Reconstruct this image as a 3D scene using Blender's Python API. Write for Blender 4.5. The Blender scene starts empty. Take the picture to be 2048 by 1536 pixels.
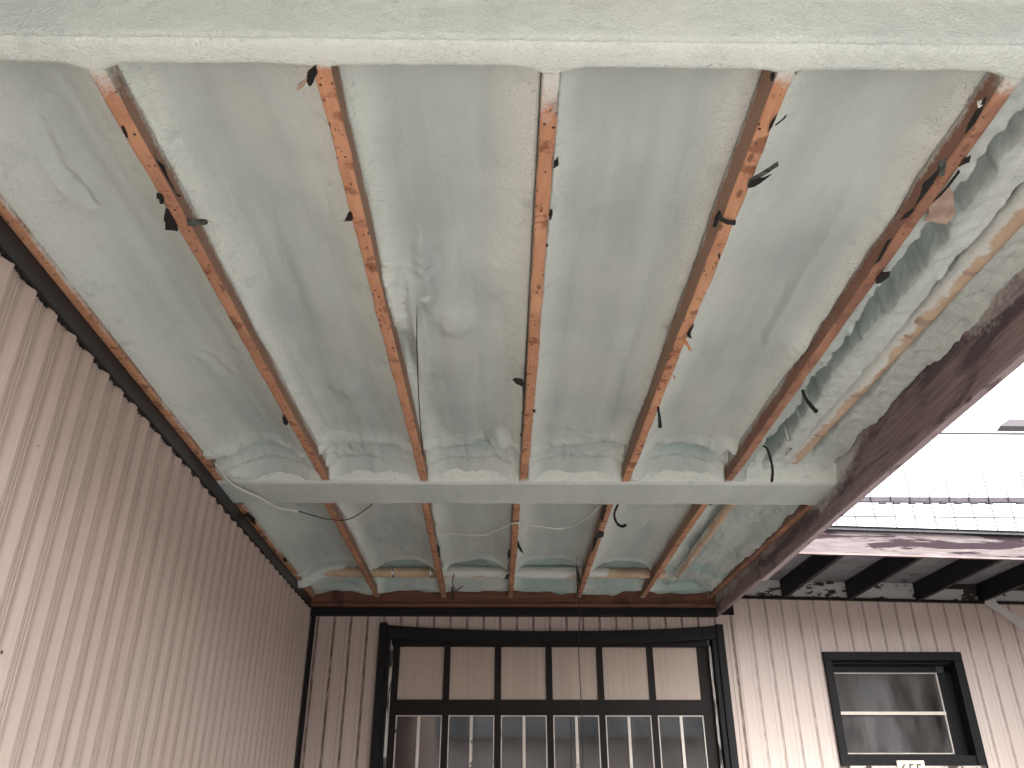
import bpy, math, random
import numpy as np
from mathutils import Vector
random.seed(7)
SC = bpy.context.scene
COL = SC.collection
RD = math.radians

# ---------------------------------------------------------------- camera, sky, sun, exposure
F = 1615.0; TH = RD(27.0); YAW = RD(-0.63); CZ = 1.5
cam = bpy.data.objects.new("camera", bpy.data.cameras.new("camera"))
COL.objects.link(cam)
cam.location = (0, 0, CZ)
cam.rotation_euler = (RD(90) + TH, 0, YAW)
cam.data.sensor_width = 36.0
cam.data.lens = 36.0 * F / 2048.0
cam.data.clip_start = 0.05
cam.data.clip_end = 3000
SC.camera = cam

world = bpy.data.worlds.new("World"); SC.world = world
world.use_nodes = True
wn = world.node_tree; wn.nodes.clear()
w_out = wn.nodes.new("ShaderNodeOutputWorld")
w_bg = wn.nodes.new("ShaderNodeBackground")
w_sky = wn.nodes.new("ShaderNodeTexSky"); w_sky.sky_type = 'NISHITA'
w_sky.sun_disc = False
SUN_EL, SUN_AZ = RD(48), RD(150)
w_sky.sun_elevation = SUN_EL; w_sky.sun_rotation = SUN_AZ
w_sky.air_density = 1.0; w_sky.dust_density = 4.0; w_sky.ozone_density = 1.0
w_hs = wn.nodes.new("ShaderNodeHueSaturation"); w_hs.inputs['Saturation'].default_value = 0.12
wn.links.new(w_sky.outputs[0], w_hs.inputs['Color'])
wn.links.new(w_hs.outputs[0], w_bg.inputs[0])
wn.links.new(w_bg.outputs[0], w_out.inputs[0])
w_bg.inputs[1].default_value = 0.15

sun = bpy.data.objects.new("sun", bpy.data.lights.new("sun", 'SUN'))
COL.objects.link(sun)
sun.data.energy = 0.8; sun.data.angle = RD(20); sun.data.color = (1.0, 0.96, 0.9)
_d = Vector((math.sin(SUN_AZ) * math.cos(SUN_EL), math.cos(SUN_AZ) * math.cos(SUN_EL), math.sin(SUN_EL)))
sun.rotation_euler = _d.to_track_quat('Z', 'Y').to_euler()
SC.view_settings.view_transform = 'Standard'
SC.view_settings.look = 'None'
SC.view_settings.gamma = 1.0
SC.view_settings.use_curve_mapping = False
SC.view_settings.exposure = 2.9

# ---------------------------------------------------------------- measuring helpers (survey the photo's rays against known planes)
_c, _s = math.cos(YAW), math.sin(YAW)
def _rz(x, y, z): return Vector((_c*x - _s*y, _s*x + _c*y, z))
_R = _rz(1, 0, 0); _FW = _rz(0, math.cos(TH), math.sin(TH)); _UP = _rz(0, -math.sin(TH), math.cos(TH))
_C = Vector((0, 0, CZ))
def ray(u, v): return _FW + _R * ((u - 1024) / F) - _UP * ((v - 768) / F)
def onZ(u, v, z): d = ray(u, v); return _C + d * ((z - CZ) / d.z)
def onY(u, v, y): d = ray(u, v); return _C + d * (y / d.y)

H = 3.243            # underside of the joists
YB = 8.18            # face of the rear wall
def wall_x(y): return -1.63 - 0.033 * y      # face of the left wall
TR = 0.0875
def shear_y(x): return max(0.0, x - 2.3) * TR
def W8(x8, z8):      # point of the right wing's wall from its measured bearing
    k = x8 / YB
    x = k * (YB - 2.3 * TR) / (1 - TR * k)
    y = YB + (x - 2.3) * TR
    return x, y, CZ + (z8 - CZ) * y / YB

# ---------------------------------------------------------------- object helpers
def props(o, label=None, cat=None, group=None, kind=None):
    if label: o['label'] = label
    if cat: o['category'] = cat
    if group: o['group'] = group
    if kind: o['kind'] = kind
    return o
def empty(name, loc=(0, 0, 0), **k):
    o = bpy.data.objects.new(name, None); COL.objects.link(o); o.location = loc
    o.empty_display_size = 0.1
    return props(o, **k)
def link_mesh(name, me, mat, parent=None, smooth=False, **k):
    o = bpy.data.objects.new(name, me); COL.objects.link(o)
    if mat: me.materials.append(mat)
    if smooth: me.shade_smooth()
    if parent:
        o.parent = parent
        o.location = -parent.location      # geometry is written in world coordinates
        if parent.parent: o.location = (0, 0, 0)
    return props(o, **k)

class MB:
    def __init__(s): s.v = []; s.f = []
    def add(s, vs, fs):
        n = len(s.v); s.v += [tuple(p) for p in vs]; s.f += [tuple(i + n for i in f) for f in fs]
    def box(s, x0, x1, y0, y1, z0, z1, sh=False):
        vs = [(x, y, z) for z in (z0, z1) for y in (y0, y1) for x in (x0, x1)]
        if sh: vs = [(x, y + shear_y(x), z) for x, y, z in vs]
        s.add(vs, [(0, 2, 3, 1), (4, 5, 7, 6), (0, 1, 5, 4), (2, 6, 7, 3), (0, 4, 6, 2), (1, 3, 7, 5)])
    def hexa(s, p):   # 8 points: bottom loop 0-3, top loop 4-7
        s.add(p, [(3, 2, 1, 0), (4, 5, 6, 7), (0, 1, 5, 4), (1, 2, 6, 5), (2, 3, 7, 6), (3, 0, 4, 7)])
    def tube(s, pts, r, n=8, caps=True, wob=0.0):
        pts = [Vector(p) for p in pts]; m = len(pts)
        rr = r if isinstance(r, (list, tuple)) else [r] * m
        vs = []
        for i, p in enumerate(pts):
            t = (pts[min(i + 1, m - 1)] - pts[max(i - 1, 0)]).normalized()
            a = Vector((0, 0, 1)) if abs(t.z) < 0.9 else Vector((0, 1, 0))
            b = t.cross(a).normalized(); c = t.cross(b)
            for k in range(n):
                an = 2 * math.pi * k / n
                q = rr[i] * (1 + wob * (random.random() - .5))
                vs.append(p + b * math.cos(an) * q + c * math.sin(an) * q)
        fs = [(i*n + k, i*n + (k+1) % n, (i+1)*n + (k+1) % n, (i+1)*n + k) for i in range(m-1) for k in range(n)]
        if caps: fs += [tuple(range(n))[::-1], tuple((m-1)*n + k for k in range(n))]
        s.add(vs, fs)
    def build(s, name, mat, parent=None, smooth=False, bevel=0.0, **k):
        me = bpy.data.meshes.new(name); me.from_pydata(s.v, [], s.f); me.validate(); me.update()
        o = link_mesh(name, me, mat, parent, smooth, **k)
        if bevel:
            b = o.modifiers.new("bevel", 'BEVEL'); b.width = bevel; b.segments = 2; b.limit_method = 'ANGLE'
        return o

def smooth_path(pts, n=8):
    pts = [Vector(p) for p in pts]; out = []
    P = [pts[0]*2 - pts[1]] + pts + [pts[-1]*2 - pts[-2]]
    for i in range(1, len(P) - 2):
        for k in range(n):
            t = k / n
            a, b, c, d = P[i-1], P[i], P[i+1], P[i+2]
            out.append(0.5 * ((2*b) + (c - a)*t + (2*a - 5*b + 4*c - d)*t*t + (3*b - a - 3*c + d)*t**3))
    out.append(pts[-1]); return out

# numpy noise
def _hash(ix, iy, seed):
    h = (ix.astype(np.int64) * 374761393 + iy.astype(np.int64) * 668265263 + seed * 974711) & 0x7fffffff
    h = ((h ^ (h >> 13)) * 1274126177) & 0x7fffffff
    h = h ^ (h >> 16)
    return (h & 0xffff) / 65535.0
def vn(x, y, seed=0):
    x = np.asarray(x, float); y = np.asarray(y, float)
    x, y = np.broadcast_arrays(x, y)
    ix = np.floor(x); iy = np.floor(y); fx = x - ix; fy = y - iy
    fx = fx*fx*fx*(fx*(fx*6-15)+10); fy = fy*fy*fy*(fy*(fy*6-15)+10)
    a = _hash(ix, iy, seed); b = _hash(ix+1, iy, seed); c = _hash(ix, iy+1, seed); d = _hash(ix+1, iy+1, seed)
    return (a*(1-fx)+b*fx)*(1-fy) + (c*(1-fx)+d*fx)*fy
def fbm(x, y, seed=0, o=4):
    r = 0; a = .5; t = 0
    for i in range(o):
        r = r + a*vn(x*2**i + 13.7*i, y*2**i + 5.1*i, seed+i); t += a; a *= .5
    return r/t - 0.5
def sst(a, b, x):
    t = np.clip((x - a)/(b - a), 0, 1); return t*t*(3-2*t)

def grid_mesh(name, P, mat, parent=None, attrs=None, smooth=True, **k):
    """P: (rows, cols, 3)"""
    r, c, _ = P.shape
    idx = np.arange(r*c).reshape(r, c)
    q = np.stack([idx[:-1, :-1], idx[:-1, 1:], idx[1:, 1:], idx[1:, :-1]], -1).reshape(-1, 4)
    me = bpy.data.meshes.new(name)
    me.vertices.add(r*c); me.vertices.foreach_set('co', P.reshape(-1).astype(np.float32))
    me.loops.add(q.size); me.loops.foreach_set('vertex_index', q.reshape(-1).astype(np.int32))
    me.polygons.add(len(q)); me.polygons.foreach_set('loop_start', (np.arange(len(q))*4).astype(np.int32))
    me.update(calc_edges=True); me.validate()
    for n, a in (attrs or {}).items():
        at = me.attributes.new(n, 'FLOAT', 'POINT'); at.data.foreach_set('value', a.reshape(-1).astype(np.float32))
    return link_mesh(name, me, mat, parent, smooth, **k)

# ---------------------------------------------------------------- materials
class NM:
    def __init__(s, name, rough=0.7, spec=0.3):
        s.m = bpy.data.materials.new(name); s.m.use_nodes = True
        s.t = s.m.node_tree; s.p = s.t.nodes['Principled BSDF']
        s.p.inputs['Roughness'].default_value = rough
        s.p.inputs['Specular IOR Level'].default_value = spec
        s.tc = s.t.nodes.new('ShaderNodeTexCoord')
    def n(s, t, **k):
        nd = s.t.nodes.new(t)
        for a, b in k.items(): setattr(nd, a, b)
        return nd
    def L(s, a, b): s.t.links.new(a, b)
    def mapped(s, scale=(1, 1, 1), rot=(0, 0, 0)):
        m = s.n('ShaderNodeMapping'); s.L(s.tc.outputs['Object'], m.inputs[0])
        m.inputs['Scale'].default_value = scale; m.inputs['Rotation'].default_value = rot
        return m.outputs[0]
    def noise(s, scale, detail=4, rough=.55, vec=None, dist=0):
        n = s.n('ShaderNodeTexNoise'); s.L(vec or s.tc.outputs['Object'], n.inputs['Vector'])
        n.inputs['Scale'].default_value = scale; n.inputs['Detail'].default_value = detail
        n.inputs['Roughness'].default_value = rough; n.inputs['Distortion'].default_value = dist
        return n.outputs[0]
    def voro(s, scale, vec=None, feature='F1'):
        n = s.n('ShaderNodeTexVoronoi', feature=feature); s.L(vec or s.tc.outputs['Object'], n.inputs['Vector'])
        n.inputs['Scale'].default_value = scale; return n.outputs['Distance']
    def ramp(s, fac, a, b, c0=(0, 0, 0, 1), c1=(1, 1, 1, 1)):
        r = s.n('ShaderNodeValToRGB'); s.L(fac, r.inputs[0])
        r.color_ramp.elements[0].position = a; r.color_ramp.elements[1].position = b
        r.color_ramp.elements[0].color = c0; r.color_ramp.elements[1].color = c1
        return r.outputs[0]
    def mix(s, fac, a, b, mode='MIX'):
        m = s.n('ShaderNodeMix', data_type='RGBA', blend_type=mode)
        if isinstance(fac, (int, float)): m.inputs[0].default_value = fac
        else: s.L(fac, m.inputs[0])
        for i, v in ((6, a), (7, b)):
            if isinstance(v, tuple): m.inputs[i].default_value = (*v[:3], 1)
            else: s.L(v, m.inputs[i])
        return m.outputs[2]
    def math(s, op, a, b=0.0, clamp=False):
        m = s.n('ShaderNodeMath', operation=op, use_clamp=clamp)
        for i, v in ((0, a), (1, b)):
            if isinstance(v, (int, float)): m.inputs[i].default_value = v
            else: s.L(v, m.inputs[i])
        return m.outputs[0]
    def attr(s, name):
        a = s.n('ShaderNodeAttribute', attribute_name=name); return a.outputs['Fac']
    def bump(s, h, strength=.5, dist=.01, prev=None):
        b = s.n('ShaderNodeBump'); s.L(h, b.inputs['Height'])
        b.inputs['Strength'].default_value = strength; b.inputs['Distance'].default_value = dist
        if prev: s.L(prev, b.inputs['Normal'])
        s.L(b.outputs[0], s.p.inputs['Normal']); return b.outputs[0]
    def color(s, c):
        if isinstance(c, tuple): s.p.inputs['Base Color'].default_value = (*c[:3], 1)
        else: s.L(c, s.p.inputs['Base Color'])
        return s

FOAM_A = (0.465, 0.52, 0.495); FOAM_B = (0.375, 0.43, 0.415); FOAM_C = (0.475, 0.50, 0.475)
def foam_color(m):
    big = m.noise(1.6, 3)
    c = m.mix(m.ramp(m.math('ADD', m.math('MULTIPLY', big, .5), m.math('MULTIPLY', m.noise(5, 3, vec=m.mapped((1.6, .14, .2))), .5)), .40, .60), FOAM_A, FOAM_B)
    c = m.mix(m.ramp(m.noise(2.3, 2, vec=m.mapped((1, .45, 1))), .52, .72), c, FOAM_C)
    return c
def mat_foam():
    m = NM("spray_foam", 0.85, 0.2)
    c = foam_color(m)
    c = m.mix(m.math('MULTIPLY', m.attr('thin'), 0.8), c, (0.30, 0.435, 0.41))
    c = m.mix(m.math('MULTIPLY', m.attr('pale'), m.ramp(m.noise(9, 3), .12, .42)), c, (0.725, 0.775, 0.725))  # pale foam: rough fresh layer, partly light put into the colour
    c = m.mix(m.math('MULTIPLY', m.math('ADD', m.attr('pale'), .12), m.ramp(m.noise(85, 3), .62, .74)), c, (0.36, 0.40, 0.375))
    m.color(c)
    mask = m.ramp(m.noise(2.2, 3, vec=m.mapped((1.6, .8, 1))), .36, .66)
    mask = m.math('ADD', m.math('MULTIPLY', mask, .55), m.math('MULTIPLY', m.attr('pale'), 1.1), True)
    fine = m.math('MULTIPLY', m.noise(95, 4, .6), m.math('ADD', m.math('MULTIPLY', mask, 1.0), 0.15))
    pop = m.math('MULTIPLY', m.voro(150), m.math('MULTIPLY', mask, .5))
    h = m.math('ADD', m.math('ADD', fine, pop), m.math('MULTIPLY', m.noise(26, 3), m.math('ADD', m.math('MULTIPLY', mask, .6), .25)))
    m.bump(h, .60, .011)
    return m.m
def sprayed(m, wood, soft=0.22, nscale=60):
    """mix foam overspray over a wood colour where attribute 'spray' says so"""
    n = m.noise(nscale, 4, .65); n2 = m.noise(7, 3)
    f = m.math('ADD', m.attr('spray'), m.math('MULTIPLY', m.math('SUBTRACT', n, .5), .9))
    f = m.math('ADD', f, m.math('MULTIPLY', m.math('SUBTRACT', n2, .5), .7))
    f = m.ramp(f, .5 - soft, .5 + soft)
    return m.mix(f, wood, (0.57, 0.59, 0.56)), f
def mat_joist():
    m = NM("joist_wood", 0.7, 0.25)
    oi = m.n('ShaderNodeObjectInfo')
    cv = m.n('ShaderNodeVectorMath', operation='ADD'); m.L(m.tc.outputs['Object'], cv.inputs[0])
    rv = m.math('MULTIPLY', oi.outputs['Random'], 37.0); m.L(rv, cv.inputs[1])
    def mp(sc):
        q = m.n('ShaderNodeMapping'); m.L(cv.outputs[0], q.inputs[0]); q.inputs['Scale'].default_value = sc; return q.outputs[0]
    grain = m.noise(22, 5, .6, vec=mp((6, .35, 6)))
    c = m.mix(m.ramp(grain, .3, .7), (0.54, 0.28, 0.165), (0.41, 0.20, 0.115))
    c = m.mix(m.ramp(m.noise(5, 3, vec=mp((1, .8, 1))), .45, .75), c, (0.60, 0.34, 0.20))
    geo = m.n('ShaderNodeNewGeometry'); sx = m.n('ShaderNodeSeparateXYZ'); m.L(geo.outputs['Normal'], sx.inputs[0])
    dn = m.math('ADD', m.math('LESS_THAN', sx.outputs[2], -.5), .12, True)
    band = m.ramp(m.noise(10, 3, .6, vec=mp((.9, 1, .2))), .56, .63)
    c = m.mix(m.math('MULTIPLY', band, m.math('MULTIPLY', dn, .75)), c, (0.17, 0.065, 0.035))
    knot = m.ramp(m.voro(6.5, vec=mp((2.2, 1, 2.2))), .10, .16)
    c = m.mix(m.math('MULTIPLY', m.math('SUBTRACT', 1, knot), m.math('MULTIPLY', dn, .7)), c, (0.10, 0.04, 0.025))
    hole = m.ramp(m.voro(23, vec=mp((1.1, 1, 0))), .10, .145)
    c = m.mix(m.math('MULTIPLY', m.math('SUBTRACT', 1, hole), dn), c, (0.02, 0.014, 0.012))
    hole2 = m.ramp(m.voro(31, vec=mp((1.3, .7, 0))), .12, .18)
    c = m.mix(m.math('MULTIPLY', m.math('SUBTRACT', 1, hole2), m.math('MULTIPLY', dn, .8)), c, (0.03, 0.02, 0.015))
    c = m.mix(m.math('SUBTRACT', 1, dn), c, (0.235, 0.155, 0.115))  # joist sides darker brown-grey: their shade is put into the colour
    c = m.mix(m.math('MULTIPLY', m.attr('tone'), m.ramp(m.noise(7, 4, vec=mp((1, .5, 1))), .25, .6)), c, (0.20, 0.10, 0.075))
    c, f = sprayed(m, c)
    m.color(c)
    m.bump(m.math('ADD', m.math('ADD', grain, hole), m.math('MULTIPLY', f, m.noise(120, 3))), .5, .0035)
    return m.m
def mat_rim():
    m = NM("weathered_rim_paint", 0.6, 0.35)
    g = m.noise(14, 5, .6, vec=m.mapped((5, .3, 5)))
    c = m.mix(m.ramp(g, .3, .7), (0.33, 0.25, 0.25), (0.17, 0.128, 0.132))
    blot = m.ramp(m.noise(3.2, 5, .6, vec=m.mapped((2.5, .45, 2.5)), dist=.6), .50, .60)
    c = m.mix(m.math('MULTIPLY', blot, .8), c, (0.065, 0.052, 0.062))
    c = m.mix(m.ramp(m.noise(11, 5, .7, vec=m.mapped((2, .7, 2))), .66, .71), c, (0.30, 0.20, 0.185))
    c, f = sprayed(m, c, .26, 30)
    m.color(c); m.bump(m.math('ADD', g, f), .6, .005)
    return m.m
def mat_wood_red(name, a, b):
    m = NM(name, 0.7, 0.3)
    g = m.noise(10, 5, .6, vec=m.mapped((.35, 5, 6)))
    c = m.mix(m.ramp(g, .3, .7), a, b)
    c = m.mix(m.ramp(m.noise(4, 4), .55, .7), c, tuple(x*.45 for x in b))
    c, f = sprayed(m, c, .08, 18)
    m.color(c); m.bump(m.math('ADD', g, f), .5, .005)
    return m.m
def mat_paint(name, col, var=.25, rough=.55, peel=None, peel_amt=.62, streak=True, bump=.25, spec=.4, pv=(1, 1, 1)):
    m = NM(name, rough, spec)
    g = m.noise(5, 5, .6, vec=m.mapped((9, 9, .5) if streak else (1, 1, 1)))
    c = m.mix(m.ramp(g, .25, .75), col, tuple(x*(1-var) for x in col))
    if peel:
        pf = m.ramp(m.noise(7, 6, .62, vec=m.mapped(pv), dist=.4), peel_amt, peel_amt+.02)
        c = m.mix(pf, c, peel)
        m.bump(m.math('SUBTRACT', g, pf), .5, .004)
    else: m.bump(m.math('ADD', g, m.noise(45, 4)), bump, .003)
    m.color(c); return m.m
def mat_siding(name, col, microx=None):
    m = NM(name, 0.5, 0.35)
    g = m.noise(3.5, 5, .65, vec=m.mapped((14, 14, .07)))
    c = m.mix(m.ramp(g, .25, .8), col, tuple(x*f for x, f in zip(col, (.78, .76, .74))))
    c = m.mix(m.math('MULTIPLY', m.ramp(m.noise(1.1, 3), .4, .7), .5), c, tuple(x*f for x, f in zip(col, (.95, .86, .84))))
    c = m.mix(m.math('MULTIPLY', m.ramp(m.noise(28, 4, vec=m.mapped((2.5, 2.5, .12))), .58, .8), .45), c, tuple(x*.5 for x in col))
    c = m.mix(m.math('SUBTRACT', 1, m.ramp(m.voro(4.3), .022, .034)), c, (0.06, 0.03, 0.02))
    c = m.mix(m.math('MULTIPLY', m.attr('grime'), m.ramp(m.noise(16, 4, vec=m.mapped((3, 3, .6))), .2, .55)), c, (0.15, 0.105, 0.08))
    m.color(c)
    h = m.math('ADD', m.noise(60, 3, vec=m.mapped((3, 3, .15))), m.math('MULTIPLY', m.noise(2.2, 2), 1.5))
    m.bump(h, .22, .004)
    return m.m
def mat_simple(name, col, rough=.6, spec=.3, metal=0, nscale=30, var=.3):
    m = NM(name, rough, spec); m.p.inputs['Metallic'].default_value = metal
    g = m.noise(nscale, 4)
    m.color(m.mix(m.ramp(g, .3, .7), col, tuple(x*(1-var) for x in col))); m.bump(g, .4, .003)
    return m.m
def mat_glass(dirt_sheen=.16):
    m = NM("window_glass", 0.03, .5)
    t = m.t; tr = m.n('ShaderNodeBsdfTransparent'); tr.inputs[0].default_value = (.72, .74, .76, 1)
    gl = m.n('ShaderNodeBsdfGlossy'); gl.inputs['Roughness'].default_value = .04
    df = m.n('ShaderNodeBsdfDiffuse'); df.inputs[0].default_value = (.35, .33, .32, 1)
    fr = m.n('ShaderNodeFresnel'); fr.inputs[0].default_value = 2.0
    b = m.n('ShaderNodeBump'); b.inputs['Strength'].default_value = .02; b.inputs['Distance'].default_value = .002
    m.L(m.noise(2.2, 2), b.inputs['Height']); m.L(b.outputs[0], gl.inputs['Normal'])
    mx0 = m.n('ShaderNodeMixShader'); m.L(m.math('MULTIPLY', m.ramp(m.noise(3, 5, vec=m.mapped((2, 2, .8))),    .3, .8), dirt_sheen), mx0.inputs[0])  # grey film on the pane: dirt plus reflections painted in
    m.L(tr.outputs[0], mx0.inputs[1]); m.L(df.outputs[0], mx0.inputs[2])
    mx = m.n('ShaderNodeMixShader'); m.L(m.math('ADD', fr.outputs[0], .0), mx.inputs[0]); m.L(mx0.outputs[0], mx.inputs[1]); m.L(gl.outputs[0], mx.inputs[2])
    m.L(mx.outputs[0], t.nodes['Material Output'].inputs[0])
    return m.m

M_FOAM = mat_foam(); M_JOIST = mat_joist(); M_RIM = mat_rim()
M_LEDGER = mat_wood_red("ledger_wood", (0.20, 0.085, 0.055), (0.10, 0.045, 0.032))
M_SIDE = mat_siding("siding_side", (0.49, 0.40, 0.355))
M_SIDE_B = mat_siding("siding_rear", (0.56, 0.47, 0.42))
M_WING = mat_siding("siding_wing", (0.62, 0.53, 0.485))  # paler copy of the rear siding: outdoor light put into the colour
M_BLACK = mat_paint("black_trim_paint", (0.010, 0.0095, 0.0105), .3, .6, bump=.3, spec=.2)
M_BROWNBLK = mat_paint("dark_brown_paint", (0.014, 0.0105, 0.0095), .4, .6, bump=.4, spec=.2)
M_PANEL = mat_siding("door_panel_paint", (0.48, 0.395, 0.34))
M_WHITE = mat_paint("white_trim_paint", (0.66, 0.60, 0.55), .2, .5, peel=(0.10, 0.07, 0.06), peel_amt=.66)
M_GLASS = mat_glass(); M_GLASS_HAZY = mat_glass(.42)
M_TAR = mat_simple("tar_paper", (0.016, 0.015, 0.015), .75, .3, nscale=60, var=.5)
M_TARGREY = mat_simple("grey_tar_paper", (0.12, 0.13, 0.12), .8, .2, nscale=40, var=.85)
M_PAPER = mat_simple("tan_paper", (0.50, 0.37, 0.30), .8, .2, nscale=12, var=.5)
M_SPLINT = mat_simple("fresh_splinter", (0.58, 0.27, 0.14), .7, .2, nscale=50)
M_PIPE = None

# ---------------------------------------------------------------- ground
m = NM("wet_concrete", 0.35, .5)
m.color(m.mix(m.ramp(m.noise(.9, 6), .35, .65), (0.30, 0.285, 0.27), (0.22, 0.21, 0.20))); m.bump(m.noise(30, 4), .3, .01)
m2 = NM('low_bounce_dark', 0.45, .4)
m2.color(m2.mix(m2.ramp(m2.noise(.9, 6), .35, .65), (0.12, 0.112, 0.105), (0.08, 0.075, 0.07))); m2.bump(m2.noise(60, 4), .4, .01)
mb = MB(); mb.add([(-2, 1.0, .004), (9, 1.0, .004), (9, 8.3, .004), (-2, 8.3, .004)], [(0, 1, 2, 3)]); mb.build('low_bounce_ground', m2.m, kind='structure')  # unseen dark sheet added to weaken ground bounce towards the back
mb = MB(); S = 900
mb.add([(-S, -S, 0), (S, -S, 0), (S, S, 0), (-S, S, 0)], [(0, 1, 2, 3)])
mb.build("ground", m.m, kind='structure')

# ---------------------------------------------------------------- carport roof: joists, beams, foam
roof = empty("carport_roof", (0.1, 4.8, 3.2), label="open carport ceiling with orange wooden joists and pale green sprayed foam between them", cat="carport roof")

NEAR = [(-1.105, -1.105), (-.495, -.495), (.125, .125), (.760, .760), (1.385, 1.400)]
FAR = [(-1.182, -1.240), (-.528, -.585), (.092, .072), (.717, .748), (1.355, 1.380)]
Y1A, Y1B, Y2A, Y2B, YL = 1.482, 1.545, 4.775, 5.165, 8.06
LR_NEAR = [(.05, .070), (.07, .095), (.06, .06), (.115, .05), (.082, .028)]     # bare height of the left / right side of each joist
LR_FAR = [(.05, .075), (.05, .08), (.06, .05), (.10, .05), (.10, .02)]
JW = .047

def joist(x0, x1, ya, yb, lr, k, endspray, tone=0.12):
    n = int((yb - ya)/.03); ys = np.linspace(ya, yb, n)
    prof = []   # (dx, dz)
    hs = [.19, .12, .09, .07, .055, .04, .03, .02, .01, .003]
    for h in hs: prof.append((-JW/2, h))
    prof += [(-JW/2+.003, 0), (-.010, 0), (0, 0), (.010, 0), (JW/2-.003, 0)]
    for h in hs[::-1]: prof.append((JW/2, h))
    P = np.zeros((n, len(prof), 3)); A = np.zeros((n, len(prof)))
    cx = x0 + (x1-x0)*(ys-ya)/(yb-ya) + fbm(ys*.8, ys*0+k, 3)*.012
    for j, (dx, dz) in enumerate(prof):
        edge = fbm(ys*9, ys*0 + (j > 13)*3 + k*7, 5, 4)*.009*(abs(dx) > .015)
        P[:, j, 0] = cx + dx + (edge if dz < .01 else 0)
        P[:, j, 1] = ys
        P[:, j, 2] = H + dz + fbm(ys*1.2, ys*0+k*3, 8)*.006
        lim = lr[0] if dx < 0 else lr[1]
        lim = lim + fbm(ys*3.2, ys*0+k*5+(dx > 0)*9, 21, 3)*.02
        a = .5 + (dz - lim + .012)/.055 if dz > 0.001 else np.full(n, -.25)
        if dx < 0 and dz > .001: a = np.maximum(a, .12)
        e = endspray
        a = np.maximum(a, .98 - (ys-ya)/e[0]) if e[0] else a
        a = np.maximum(a, 1.1 - (yb-ys)/e[1]) if e[1] else a
        A[:, j] = a
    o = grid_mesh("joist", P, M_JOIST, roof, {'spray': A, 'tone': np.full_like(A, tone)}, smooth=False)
    return o
ES_N = [(.22, .06), (.045, .05), (.30, .10), (.11, .05), (.16, .07)]
for k in range(5): joist(*NEAR[k], 1.53, 4.78, LR_NEAR[k], k, ES_N[k], (.35, .1, .1, .0, .85)[k])
for k in range(5): joist(*FAR[k], 5.15, YL, LR_FAR[k], k+11, (.05, .03), (.5, .35, .3, .5, .5)[k])

# far right trimmer beside the rim
o = joist(2.075, 2.050, 5.15, YL, (.10, .3), 31, (.10, .05), .8)
# left rafter along the wall
n = 300; ys = np.linspace(1.2, 8.1, n)
prof = [(.045, .2), (.045, .02), (.045, .004), (.042, 0), (.025, 0), (.005, 0), (-.004, 0), (-.008, .05)]
P = np.zeros((n, len(prof), 3)); A = np.zeros((n, len(prof)))
for j, (dx, dz) in enumerate(prof):
    P[:, j, 0] = wall_x(ys) + dx; P[:, j, 1] = ys; P[:, j, 2] = H + dz
    A[:, j] = 1 if dz > .1 else (.38 + .9*fbm(ys*1.6, ys*0, 41, 3) if dx > .03 else -.3)
grid_mesh("side_rafter", P[:, ::-1], M_JOIST, roof, {'spray': A[:, ::-1]}, smooth=False)

mb = MB(); mb.box(-2.02, 2.16, 0.55, 8.10, 3.485, 3.56); mb.build("roof_deck", M_BROWNBLK, roof)
mb = MB(); mb.box(-2.0, 2.10, Y1A+.012, Y1B-.012, H+.02, 3.483); mb.build("header_core", M_BROWNBLK, roof)

# foam on the near header
xs = np.arange(-2.0, 2.14, .011); c = len(xs)
cs = [(.56, 3.42), (.6, 3.45), (.9, 3.465), (1.2, 3.46), (1.40, 3.458), (1.45, 3.455), (1.465, 3.445)] + [(1.474, 3.43-.012*i) for i in range(13)] + \
     [(1.475, 3.278), (1.480, 3.270), (1.481, 3.264), (1.474, 3.261), (1.474, 3.257), (1.480, 3.253), (1.487, 3.249), (1.497, 3.246), (1.508, 3.244), (1.52, 3.242), (1.532, 3.2405), (1.541, 3.2415), (1.547, 3.246), (1.551, 3.255), (1.554, 3.27), (1.556, 3.30), (1.558, 3.36), (1.56, 3.42)]
P = np.zeros((len(cs), c, 3)); TH_ = np.zeros((len(cs), c)); PA = np.zeros((len(cs), c))
for i, (y, z) in enumerate(cs):
    face = z > 3.27 and 1.46 < y < 1.5
    P[i, :, 0] = xs
    P[i, :, 1] = y + (fbm(xs*2, z*5+xs*0, 51)*.012 + fbm(xs*38, z*38+xs*0, 52, 2)*.008 if face else fbm(xs*1.6, xs*0, 53)*.007 * (1 if y > 1.53 else .3) + fbm(xs*30, xs*0 + y*30, 54, 2)*.004)
    P[i, :, 2] = z + (0 if face else fbm(xs*1.5, xs*0+4, 55)*.007 + fbm(xs*34, xs*0+y*40, 56, 2)*.004)
    if y > 1.53:   # gussets of foam reaching onto the joists
        for k, (jx, _) in enumerate(NEAR):
            w = np.exp(-((xs-jx)/.055)**2); P[i, :, 1] += w*(.028 if k in (0, 2, 4) else .010)
    PA[i, :] = .55 if not face else .42  # underside paler than the face: bounce light put into the colour
grid_mesh("header_foam", P, M_FOAM, roof, {'thin': TH_, 'pale': PA})

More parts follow.
